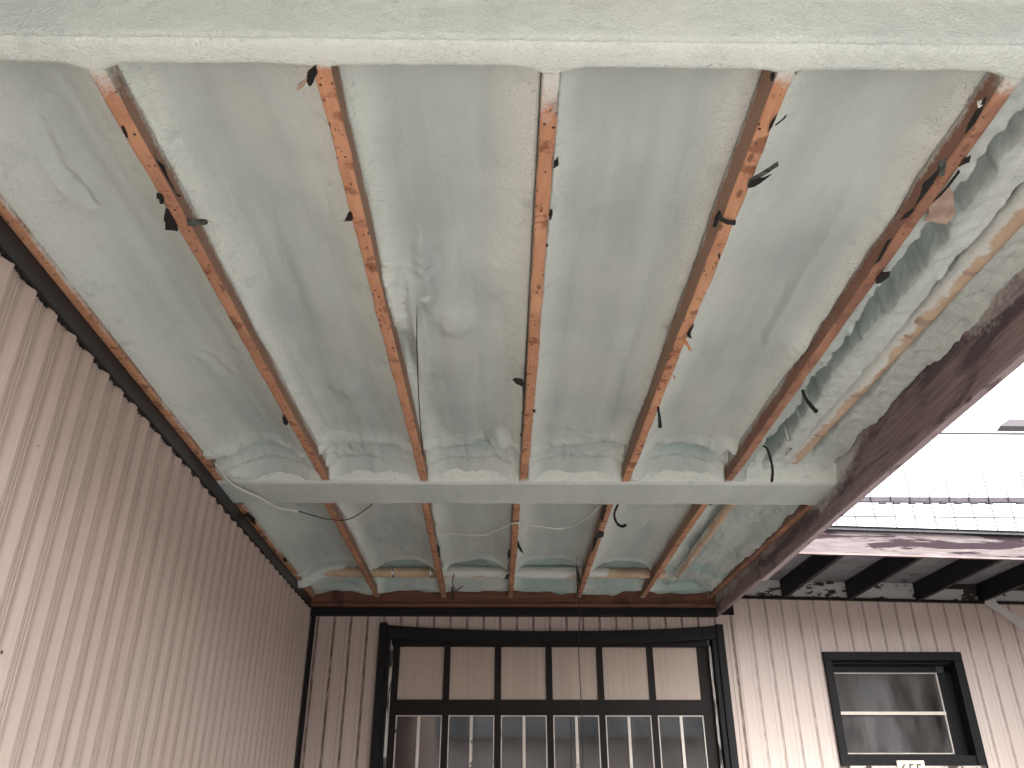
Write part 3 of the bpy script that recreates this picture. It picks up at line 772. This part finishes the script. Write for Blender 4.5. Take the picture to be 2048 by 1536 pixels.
def shear_box(name, x0, x1, y0, y1, z0, z1, mat, nx=1, **k):
    mb = MB()
    f = lambda x, y, z: (x, y + (x-2.3)*TR, z)
    mb.hexa([f(x0, y0, z0), f(x1, y0, z0), f(x1, y1, z0), f(x0, y1, z0), f(x0, y0, z1), f(x1, y0, z1), f(x1, y1, z1), f(x0, y1, z1)])
    return mb.build(name, mat, rear, **k)
M_SOFF = mat_paint("grey_soffit_boards", (0.24, 0.24, 0.26), .4, .7, peel=(.08, .06, .06), peel_amt=.63, streak=False)
shear_box("soffit", 2.16, 9, 6.54, 8.17, 3.454, 3.472, M_SOFF)
shear_box("flat_roof", 2.14, 9, 6.47, 16, 3.474, 3.497, mat_simple("roof_felt", (.07, .07, .075), .9, .05))
shear_box("frieze_board", 2.14, 9, 8.155, 8.178, 3.288, 3.452, mat_paint("peeling_frieze", (.50, .50, .50), .12, .6, peel=(.045, .03, .03), peel_amt=.545, streak=False, pv=(.55, 1, 1.5)))
shear_box("wall_head_trim", 2.14, 9, 8.135, 8.177, 3.262, 3.286, M_BROWNBLK)
M_FASC = NM("weathered_fascia", .9, .05)
g = M_FASC.noise(8, 5, .6, vec=M_FASC.mapped((.5, 4, 6)))
c_ = M_FASC.mix(M_FASC.ramp(g, .3, .7), (.145, .125, .125), (.09, .075, .077))
pf = M_FASC.ramp(M_FASC.noise(3.0, 6, .6, vec=M_FASC.mapped((.28, 1, 2.6)), dist=.5), .535, .56)
c_ = M_FASC.mix(pf, c_, (.030, .020, .024)); M_FASC.color(c_); M_FASC.bump(M_FASC.math('SUBTRACT', g, pf), .6, .004)
shear_box("fascia", 2.13, 9, 6.50, 6.535, 3.282, 3.474, M_FASC.m)
shear_box("fascia_moulding", 2.13, 9, 6.488, 6.52, 3.266, 3.281, mat_simple("pinkish_moulding", (.19, .14, .135), .6, nscale=6, var=.5))
shear_box("roof_edge", 2.125, 9, 6.46, 6.55, 3.498, 3.506, mat_simple("dark_roof_edge", (.02, .016, .018), .9, .05))

# torn white flashing at the right end of the eave
mb = MB()
pp = [(1975, 1192), (1985, 1188), (1994, 1206), (2018, 1222), (2050, 1242), (2050, 1262), (2020, 1240), (2000, 1226), (1982, 1215), (1970, 1206)]
vs = [onY(u, v, 8.15+(5.1-2.3)*TR - .10) for u, v in pp]
mb.add(vs + [q + Vector((0, .012, 0)) for q in vs], [tuple(range(9, -1, -1)), tuple(range(10, 20))] + [(i, (i+1) % 10, (i+1) % 10+10, i+10) for i in range(10)])
mb.build("torn_flashing", mat_simple("white_flashing", (.62, .60, .58), .5, nscale=6, var=.2), None, label="torn white strip of flashing hanging below the eave at the right edge", cat="flashing")

# ---------------------------------------------------------------- fence on the flat roof
fence = empty("rooftop_fence", (4.5, 8.6, 3.5), label="thin wire mesh fence with a scalloped grey top rail above the flat roof", cat="fence")
M_WIRE = mat_simple("grey_wire", (.055, .05, .055), .7, .1)
fy = 8.5
mb = MB(); mb.box(2.9, 9, fy-.02, fy+.02, 4.385, 4.445)
for i in range(34):
    x = 2.95 + i*.17 + random.uniform(-.01, .01)
    if random.random() < .75: mb.box(x, x+.08, fy-.018, fy+.018, 4.368, 4.384)
mb.build("top_rail", mat_simple("grey_rail", (.070, .062, .070), .8, .1), fence, bevel=.005)
mb = MB()
for i in range(28):
    x = 3.40 + i*.218
    zt = 4.385
    mb.tube([(x, fy-.03, 3.5), (x+.004, fy-.03, zt), (x+.006, fy-.03, 4.75 if i % 2 else 4.5)], .0065, 5)
for z, r in ((4.205, .008), (5.20, .009), (5.214, .005)):
    mb.tube([(2.9, fy-.034, z+.015), (5, fy-.034, z+.0), (9, fy-.034, z-.01)], r, 5)
mb.build("wire_mesh", M_WIRE, fence)
# end of a distant roof against the sky
p = [onY(2000, 852, 14), onY(2018, 838, 14), onY(2048, 838, 14)]
mb = MB(); x0, z0, x1, z1 = p[0].x, p[0].z, p[1].x, p[1].z
mb.hexa([(x0, 14, z0), (x0+5, 14, z0), (x0+5, 14.3, z0+.02), (x0+.1, 14.3, z0+.02), (x1, 14, z1), (x0+5, 14, z1), (x0+5, 14.3, z1), (x1, 14.3, z1)])
nb = empty("distant_building", (x0+2.5, 15.5, 0), label="grey roof corner of a building poking into the white sky at the right edge", cat="building")
mb.build("roof", mat_simple("grey_roof", (.10, .09, .10), .8, .1), nb)
mb = MB(); mb.box(x0+1.6, x0+4.8, 14.02, 14.28, 0, z0-.002); mb.build("wall", M_PANEL, nb)

# unseen block added on the right to keep light off the left wall
ys_ = empty("light_blocker", (6.6, 1, 0), label="unseen dark block added on the right, outside the frame, to keep light off the left wall", cat="light blocker")
mb = MB(); mb.box(6.2, 7.4, -5.5, 7.2, 0, 3.3); mb.build("wall", mat_paint("blocker_wall", (.20, .17, .155), .3, .7), ys_)
mb = MB(); mb.box(6.0, 7.6, -5.7, 7.4, 3.302, 3.42); mb.build("roof", mat_simple("blocker_roof", (.08, .08, .08)), ys_)
# building across the yard, mirrored in the panes
op = empty("opposite_building", (0, -15, 0), label="low pale building across the yard, seen only as a reflection in the window panes", cat="building")
mb = MB(); mb.box(-20, 20, -17, -15, 0, 3.3); mb.build("wall", mat_paint("opposite_wall", (.50, .43, .39), .3, .7, peel=(.15, .12, .11), peel_amt=.6), op)
mb = MB(); mb.hexa([(-20.5, -14.2, 3.302), (20.5, -14.2, 3.302), (20.5, -22, 3.302), (-20.5, -22, 3.302), (-20.5, -14.2, 4.1), (20.5, -14.2, 4.1), (20.5, -22, 7.5), (-20.5, -22, 7.5)])
mb.build("roof", mat_simple("opposite_roof", (.24, .24, .25), nscale=.6, var=.5), op)

# ---------------------------------------------------------------- pipes
def mat_pipe():
    m = NM("tan_pipe", .5, .4)
    c = m.mix(m.ramp(m.noise(6, 4), .35, .65), (0.50, 0.38, 0.265), (0.40, 0.285, 0.20))
    c, f = sprayed(m, c, .10, 14); m.color(c); m.bump(m.math('ADD', m.noise(20, 3), m.math('MULTIPLY', f, m.noise(60, 3))), .5, .006)
    return m.m
M_PIPE = mat_pipe()
def pipe_mesh(name, a, b, r, spray_dir, base, sd, parent, bare=()):
    a = Vector(a); b = Vector(b); n = int((b-a).length/.02); t = (b-a).normalized()
    s_ = t.cross(Vector((0, 0, 1))).normalized(); u_ = Vector((0, 0, 1))
    P = np.zeros((n, 29, 3)); A = np.zeros((n, 29)); L = np.linspace(0, (b-a).length, n)
    for j in range(29):
        an = 2*math.pi*j/28; d = s_*math.cos(an) + u_*math.sin(an)
        nz = fbm(L*2.0, L*0+math.cos(an)*.6, sd, 4)*1.2
        amt = base + d.dot(Vector(spray_dir))*.7 + nz
        if bare: amt = amt + .75 - sum(1.0*sst(p-.08, p+.04, L)*(1-sst(q-.04, q+.08, L)) for p, q in bare)
        A[:, j] = amt
        rr = r + np.clip(amt-.45, 0, .8)*.018*(1+fbm(L*16, L*0+j*.3, sd+3, 3))
        for q in range(3): P[:, j, q] = a[q] + t[q]*L + d[q]*rr
    return grid_mesh(name, P[:, ::-1] if False else P, M_PIPE, parent, {'spray': A}, smooth=True)
def ringobj(name, c, t, r, w, mat, parent):
    c = Vector(c); t = Vector(t).normalized(); mb = MB()
    mb.tube([c - t*w/2, c - t*w/2*.9, c + t*w/2*.9, c + t*w/2], [r*.9, r, r, r*.9], 20); return mb.build(name, mat, parent, smooth=False)
pp1 = empty("drain_pipe", (1.83, 3.2, 3.36), label="tan drain pipe running back beside the rightmost joist, half buried in foam", cat="pipe")
A_, B_ = Vector((1.86, 1.56, 3.375)), Vector((1.80, 4.66, 3.372))
pipe_mesh("pipe_run", A_, B_, .046, (-1.1, 0, .5), .28, 231, pp1)
dirp = (B_-A_).normalized()
for t in (.34, .46, .50, .69, .86): ringobj("coupling", A_ + (B_-A_)*t, dirp, .049, .05 if t in (.46, .69) else .02, mat_simple("pipe_coupling", (.40, .30, .24), .6), pp1)
pp2 = empty("water_pipe", (-.1, 7.43, 3.33), label="tan horizontal pipe crossing above the joists at the back wall, foam on its right half", cat="pipe")
pipe_mesh("pipe_run", (-1.72, 7.43, 3.335), (1.50, 7.43, 3.325), .045, (0, -.1, .5), .12, 241, pp2, bare=((.1, 1.12), (2.72, 3.2)))
for u in (787, 862):
    p = onY(u, 1144, 7.43)
    ringobj("pipe_clamp", (p.x, 7.43, 3.332), (1, 0, 0), .050, .016, mat_simple("clamp_metal", (.75, .75, .75), .25, .5, .9), pp2)
pp3 = empty("short_pipe", (1.52, 6.3, 3.36), label="short tan pipe length in the far right bay mostly covered by foam", cat="pipe")
pipe_mesh("pipe_run", (1.575, 5.2, 3.30), (1.60, 7.36, 3.30), .030, (0, 0, .5), .55, 251, pp3)

# ---------------------------------------------------------------- cables and cords
M_CABW = mat_simple("foam_coated_cable", (.62, .64, .60), .8, .2, nscale=80, var=.2)
M_CABD = mat_simple("dark_cord", (.035, .03, .026), .6)
def cable(name, pts, r, mat, label, cat, wob=0.0, **k):
    mb = MB(); sp = smooth_path(pts, 10); mb.tube(sp, r, 7, wob=wob); return mb.build(name, mat, None, smooth=True, label=label, cat=cat, **k)
zc = 3.215
cable("cable", [onZ(430, 925, 3.26), onZ(455, 960, 3.225), onZ(482, 978, 3.215), onZ(520, 995, zc), onZ(556, 1015, zc), onZ(596, 1022, zc)], .009, M_CABW, "foam coated white cable drooping from the left end of the middle beam", "cable", wob=.5)
cable("cable", [onZ(596, 1022, zc), onZ(630, 1032, zc), onZ(660, 1039, 3.225), onZ(690, 1040, 3.235), onZ(715, 1030, 3.26), onZ(745, 1008, 3.30)], .0035, M_CABD, "thin dark cable crossing under the leftmost far joist", "cable")
cable("cable", [onZ(858, 1050, 3.33), onZ(890, 1063, 3.28), onZ(925, 1069, 3.24), onZ(965, 1070, 3.225), onZ(998, 1058, 3.22), onZ(1025, 1047, 3.225), onZ(1042, 1045, 3.225)], .0065, M_CABW, "white foamy cable swagging between the second and third far joists", "cable", wob=.5)
cable("cable", [onZ(1036, 1046, 3.226), onZ(1060, 1050, 3.225), onZ(1100, 1056, 3.22), onZ(1130, 1056, 3.225), onZ(1160, 1044, 3.235), onZ(1190, 1022, 3.26), onZ(1205, 1010, 3.30)], .0055, M_CABW, "pale cable curving up to the middle beam between the third and fourth far joists", "cable", wob=.4)
yc = 7.60
cable("hanging_cord", [onY(1152, 1108, yc), onY(1153, 1150, yc), onY(1158, 1205, yc), onY(1160, 1240, yc), onY(1157, 1290, yc), onY(1160, 1360, yc), onY(1164, 1430, yc), onY(1166, 1536, yc), onY(1167, 1640, yc)], .0042, M_CABD, "long dark cord hanging from the ceiling in front of the garage door", "cord")
cable("wire", [onZ(836, 560, 3.35), onZ(833, 640, 3.31), onZ(836, 760, 3.30), onZ(841, 850, 3.29), onZ(848, 925, 3.26)], .003, M_CABD, "thin wire stretched along the right side of the second near joist", "wire")
cable("thread", [onZ(416, 442, 3.222), onZ(427, 446, 3.21), onZ(431, 456, 3.20), onZ(429, 468, 3.19), onZ(435, 482, 3.18), onZ(437, 494, 3.175)], .0028, M_CABW, "curly white thread dangling from the rolled scrap on the leftmost near joist", "thread")
cable("wire", [onY(908, 1148, 7.3), onY(905, 1165, 7.3), onY(912, 1180, 7.3), onY(926, 1170+2, 7.3)], .004, M_CABD, "short hooked dark wire beside the pipe end at the second far joist", "wire")
cable("conduit", [onY(904, 1160, 7.9), onY(905, 1180, 7.9), onY(906, 1200, 7.95)], .010, M_CABD, "black upright stub in front of the rear ledger beside the second far joist", "conduit")

# porcelain rings
for (u, v, t, lb) in ((1576, 880, .3, "upper white knob insulator by the end of the rightmost near joist"), (1578, 905, 1.2, "lower white knob insulator by the end of the rightmost near joist")):
    p = onZ(u, v, 3.31); mb = MB(); R_ = .018
    ring = [(p.x + R_*math.cos(a), p.y + R_*math.sin(a)*.8, p.z + R_*math.sin(a+t)) for a in [2*math.pi*i/18 for i in range(19)]]
    mb.tube(ring, .008, 8, wob=.15); mb.tube([(p.x, p.y, p.z), (p.x, p.y+.01, p.z+.12)], .009, 8)
    mb.build("insulator", M_CABW, None, smooth=True, label=lb, cat="insulator", group="white knob insulators")

# ---------------------------------------------------------------- torn scraps on the joists
def Rg(x0, y0, s): return lambda *pts: [(x0 + a/s, y0 + b/s) for a, b in pts]
Z1 = Rg(0, 0, 2.926); Z2 = Rg(700, 0, 2.926); Z3 = Rg(1348, 0, 2.926); Z4 = Rg(0, 400, 2.926); Z5 = Rg(600, 400, 2.926); Z6 = Rg(1348, 450, 2.926)
E1 = Rg(350, 800, 3.413); E2 = Rg(850, 800, 3.413); K3 = Rg(1600, 150, 4.571); K4 = Rg(1600, 480, 4.571)
def scrap(poly, label, mat=M_TAR, dz=-.004, curl=-.03, name="tar_paper_scrap", cat="scrap", group="torn scraps on the joists", thick=.003, z=None):
    """flat torn sheet pinned at joist level; the first polygon point is the pinned one, the rest droops or lifts by curl"""
    a = onZ(*poly[0], H+dz); pts = [onZ(u, v, H+dz) for u, v in poly]
    far = max((p-a).length for p in pts) or 1
    # subdivide outline with small tears
    out = []
    for i in range(len(poly)):
        p, q = Vector(poly[i]), Vector(poly[(i+1) % len(poly)])
        for k in range(3):
            t = k/3; w = p.lerp(q, t)
            if k: w += Vector((random.uniform(-.8, .8), random.uniform(-.8, .8)))
            b = onZ(w.x, w.y, H+dz); d = (b-a).length/far
            out.append(onZ(w.x, w.y, H + dz + curl*d*d))
    n = len(out); me = bpy.data.meshes.new(name)
    me.from_pydata([tuple(p) for p in out], [], [tuple(range(n))]); me.update()
    o = link_mesh(name, me, mat, None, label=label, cat=cat, group=group)
    tm = o.modifiers.new("t", 'TRIANGULATE'); sm = o.modifiers.new("s", 'SOLIDIFY'); sm.thickness = thick; sm.offset = 0
    return o
def ribbon(path, w, label, mat=M_TAR, name="tar_paper_strip", cat="strip", group="torn scraps on the joists", tw=0.0, thick=.003):
    sp = smooth_path(path, 6); vs = []; m_ = len(sp)
    for i, p in enumerate(sp):
        t = (sp[min(i+1, m_-1)] - sp[max(i-1, 0)]).normalized()
        view = (p - _C).normalized(); b = t.cross(view).normalized()
        n2 = t.cross(b); an = tw*i/m_; b = b*math.cos(an) + n2*math.sin(an)
        ww = w*(1 + .25*(random.random()-.5))*(.75 + .5*i/m_ if i < m_-1 else .8)
        vs += [p - b*ww/2, p + b*ww/2]
    me = bpy.data.meshes.new(name); me.from_pydata([tuple(v) for v in vs], [], [(2*i, 2*i+1, 2*i+3, 2*i+2) for i in range(m_-1)]); me.update()
    o = link_mesh(name, me, mat, None, label=label, cat=cat, group=group)
    sm = o.modifiers.new("s", 'SOLIDIFY'); sm.thickness = thick; sm.offset = 0
    return o

scrap(Z1((1850, 380), (1858, 430), (1822, 500), (1805, 498), (1788, 470), (1800, 420)), "dark torn bit beside the top of the second near joist", curl=.02)
scrap(Z1((1800, 455), (1790, 490), (1750, 530), (1733, 522), (1745, 490)), "brownish paper tail hanging left of the second near joist's top", mat=M_PAPER, dz=.0, curl=.01)
scrap(Z1((712, 735), (722, 738), (755, 810), (762, 825), (745, 820), (722, 775)), "thin black sliver at the left edge of the leftmost near joist, uppermost there", curl=.01)
scrap(Z1((955, 1150), (965, 1190), (935, 1192), (932, 1165), (915, 1155), (918, 1128), (950, 1138)), "small black scrap above the big square one on the leftmost near joist", curl=.015)
scrap(Z1((985, 1230), (1040, 1320), (1042, 1352), (1000, 1345), (965, 1345), (968, 1300), (958, 1290), (968, 1215)), "largest square black tar paper scrap on the left of the leftmost near joist", curl=.01)
scrap(Z1((1095, 1285), (1200, 1290), (1215, 1308), (1150, 1320), (1100, 1312)), "dark rolled scrap poking right from the leftmost near joist", mat=M_TARGREY, curl=-.015, thick=.012)
scrap(Z1((903, 875), (915, 935), (965, 975), (980, 1030), (1030, 1130), (1060, 1150), (1030, 1140), (985, 1070), (945, 1010), (918, 955)), "long thin black strip clinging to the right edge of the leftmost near joist", dz=.012, curl=.01)
scrap(Z4((1658, 1250), (1690, 1300), (1682, 1318), (1662, 1312), (1652, 1275)), "small black scrap low on the left edge of the leftmost near joist", curl=.01)
scrap(Z5((300, 70), (315, 120), (290, 122), (262, 118), (285, 70)), "black torn corner poking left from the second near joist", curl=.01)
scrap(Z5((268, 105), (292, 118), (262, 128), (250, 126)), "tiny tan tip under the black corner on the second near joist", mat=M_PAPER, dz=.006, curl=.0)
scrap(Z2((1188, 985), (1220, 968), (1218, 915), (1195, 942)), "curved black flap high on the right of the middle near joist", curl=-.02)
scrap(Z2((1166, 1285), (1178, 1282), (1186, 1245), (1182, 1225), (1170, 1230), (1165, 1255)), "small ragged black bit on the right of the middle near joist below the curved flap", curl=-.01)
scrap(Z5((1438, 275), (1452, 270), (1447, 255)), "tiny black chip on the right edge of the middle near joist", curl=0)
scrap(Z5((1316, 1160), (1305, 1145), (1302, 1090), (1270, 1078), (1243, 1052), (1262, 1040), (1300, 1048), (1318, 1070)), "hooked black scrap low on the left of the middle near joist", curl=-.02)
scrap(Z5((1362, 1240), (1380, 1245), (1372, 1236), (1381, 1228), (1362, 1226)), "small forked black scrap low on the right of the middle near joist", curl=0)
scrap(Z5((1308, 1232), (1292, 1255), (1296, 1246)), "thin black whisker low on the left of the middle near joist", curl=0)
scrap(Z5((1298, 1382), (1288, 1378), (1290, 1362), (1300, 1365)), "black blot at the left foot of the middle near joist", curl=0)
scrap(Z3((565, 470), (563, 440), (582, 425), (585, 445), (575, 470)), "black wad at the top left of the fourth near joist", curl=.02, thick=.01)
scrap(Z3((548, 775), (560, 730), (605, 665), (592, 700), (575, 740)), "narrow black sliver high on the right of the fourth near joist", curl=-.01)
scrap(Z3((590, 735), (640, 690), (662, 668), (655, 688), (610, 725)), "thin pale grey splinter high on the right of the fourth near joist", mat=M_TARGREY, curl=-.02)
scrap(Z3((430, 1090), (435, 1055), (540, 990), (608, 945), (612, 970), (560, 1005), (480, 1050)), "long grey wedge sticking out right of the fourth near joist", mat=M_TARGREY, curl=-.03)
scrap(Z3((430, 1098), (445, 1055), (530, 1038), (572, 1018), (500, 1075), (460, 1095)), "black wedge below the long grey one on the fourth near joist", curl=-.02)
ribbon([onZ(*p, z) for p, z in zip(Z3((262, 1262), (285, 1285), (320, 1300), (362, 1302)), (H-.01, H-.02, H-.025, H-.03))], .016, "black strap curling across the underside of the fourth near joist")
scrap(Z3((245, 1330), (225, 1325), (240, 1265), (262, 1228), (275, 1240), (262, 1290)), "black torn patch on the left face of the fourth near joist", curl=.01, dz=-.008)
scrap(Z3((262, 1515), (258, 1495), (268, 1482), (270, 1505)), "small black curl on the right edge of the fourth near joist", curl=0, thick=.008)
scrap(Z6((75, 640), (88, 660), (104, 665), (98, 636), (118, 578), (88, 615)), "star shaped black scrap on the right of the fourth near joist", curl=-.015)
scrap(Z6((60, 665), (80, 680), (106, 738), (92, 735), (70, 705), (52, 690)), "orange wood splinter under the star shaped scrap", mat=M_SPLINT, curl=-.01, name="wood_splinter", cat="splinter")
scrap(Rg(1348, 450, 2.926)((-10, 880), (5, 882), (8, 905), (-2, 895)), "small brown curl low on the right of the fourth near joist", mat=M_SPLINT, curl=0)
ribbon([onZ(*p, z) for p, z in zip(E2((1590, 45), (1598, 100), (1603, 150), (1605, 192)), (H, H-.03, H-.06, H-.09))], .016, "straight black strip hanging low on the right of the fourth near joist")
scrap(K3((1510, 540), (1540, 440), (1600, 340), (1690, 205), (1705, 215), (1660, 330), (1600, 440)), "black strip near the top of the rightmost near joist", dz=-.010, curl=-.01)
scrap(K3((1620, 250), (1665, 235), (1668, 270), (1630, 300)), "pale ragged lump beside the top strip on the rightmost near joist", mat=M_CABW, dz=-.012, curl=-.005, thick=.008)
scrap(K3((1045, 1210), (1100, 1090), (1120, 1000), (1260, 870), (1255, 800), (1280, 850), (1250, 930), (1150, 1080)), "long black torn band across the rightmost near joist", dz=-.012, curl=-.015)
scrap(K3((1250, 920), (1262, 800), (1345, 760), (1325, 860), (1320, 920)), "grey felt flap on top of the long black band on the rightmost near joist", mat=M_TARGREY, dz=-.016, curl=-.02)
scrap(K3((915, 1330), (960, 1270), (1040, 1215), (1050, 1230), (1000, 1290)), "short black torn bit below the long band on the rightmost near joist", dz=-.010, curl=0)
scrap(K3((1450, 838), (1500, 770), (1565, 735), (1550, 795)), "black rectangular flap on the right of the rightmost near joist", curl=-.01)
scrap(K3((1210, 1170), (1330, 1030), (1450, 862), (1465, 885), (1400, 970), (1300, 1090)), "long black wedge along the right edge of the rightmost near joist", curl=-.015)
scrap(K3((1180, 1190), (1300, 1090), (1360, 1005), (1400, 1080), (1410, 1200), (1425, 1270), (1330, 1365), (1230, 1345), (1130, 1330), (1180, 1260)), "large crumpled tan paper flap hanging right of the rightmost near joist", mat=M_PAPER, dz=.015, curl=.012, name="paper_flap", cat="paper")
scrap(K4((690, 215), (720, 150), (800, 0), (830, -10), (790, 80), (730, 190)), "thin black strip on the underside of the rightmost near joist below the long band", dz=-.008, curl=0)
scrap(K4((690, 400), (700, 350), (755, 295), (828, 290), (815, 335), (735, 392)), "black angular scrap midway on the right of the rightmost near joist", curl=-.01)
ribbon([onZ(*p, z) for p, z in zip(Z6((752, 965), (765, 1005), (800, 1055), (838, 1097)), (H, H-.02, H-.045, H-.07))], .017, "straight black strip hanging right of the rightmost near joist")
ribbon([onZ(*p, z) for p, z in zip(Z6((522, 1292), (545, 1310), (568, 1380), (577, 1440), (572, 1505)), (H+.01, H, H-.04, H-.08, H-.12))], .014, "long curved black strip hanging at the foot of the rightmost near joist")
# far section
ribbon([onZ(*p, z) for p, z in zip(E2((1320, 705), (1292, 780), (1310, 840), (1345, 862), (1375, 850)), (H, H-.02, H-.05, H-.07, H-.07))], .018, "curved black strap dangling behind the middle beam at the fourth far joist")
scrap(E1((1785, 985), (1800, 1000), (1812, 1068), (1798, 1060), (1782, 1020)), "black wad on the right side of the second far joist", thick=.01, curl=0, dz=.02)
scrap(E2((628, 950), (640, 970), (672, 1050), (650, 1030), (628, 1000)), "dark bit on the right side of the middle far joist", thick=.008, curl=0, dz=.01)
scrap(E2((566, 1100), (562, 1040), (578, 1015), (582, 1060)), "dark bit on the left side of the middle far joist", thick=.008, curl=0, dz=.01)
scrap(E2((560, 1185), (540, 1222), (566, 1222), (572, 1195)), "small dark scrap low on the left of the middle far joist", curl=0)
scrap(E2((1195, 810), (1215, 720), (1245, 705), (1235, 760), (1212, 830)), "black patch at the top left of the fourth far joist", dz=-.008, curl=0)
scrap(E2((1135, 1045), (1150, 950), (1190, 890), (1222, 905), (1215, 935), (1180, 945), (1160, 1000)), "long black patch on the left face of the fourth far joist", dz=-.008, curl=0)
scrap(E2((1040, 1060), (1036, 1130), (1058, 1200), (1056, 1260), (1040, 1225), (1030, 1120)), "dark ragged strip left of the fourth far joist near the wall", dz=0, curl=0, thick=.006)
scrap(E1((470, 790), (500, 770), (545, 810), (550, 850), (520, 830), (495, 800)), "frayed black wad where the middle beam meets the left wall", dz=-.015, curl=-.02, thick=.008)
scrap(E1((735, 1075), (760, 1080), (765, 1105), (745, 1100)), "small black tuft midway along the far left rafter", dz=-.015, curl=0, thick=.008)
scrap(E1((860, 1270), (880, 1330), (890, 1390), (870, 1440), (885, 1385), (862, 1330)), "dark frayed strip hanging in the back left corner", dz=-.03, curl=-.02)
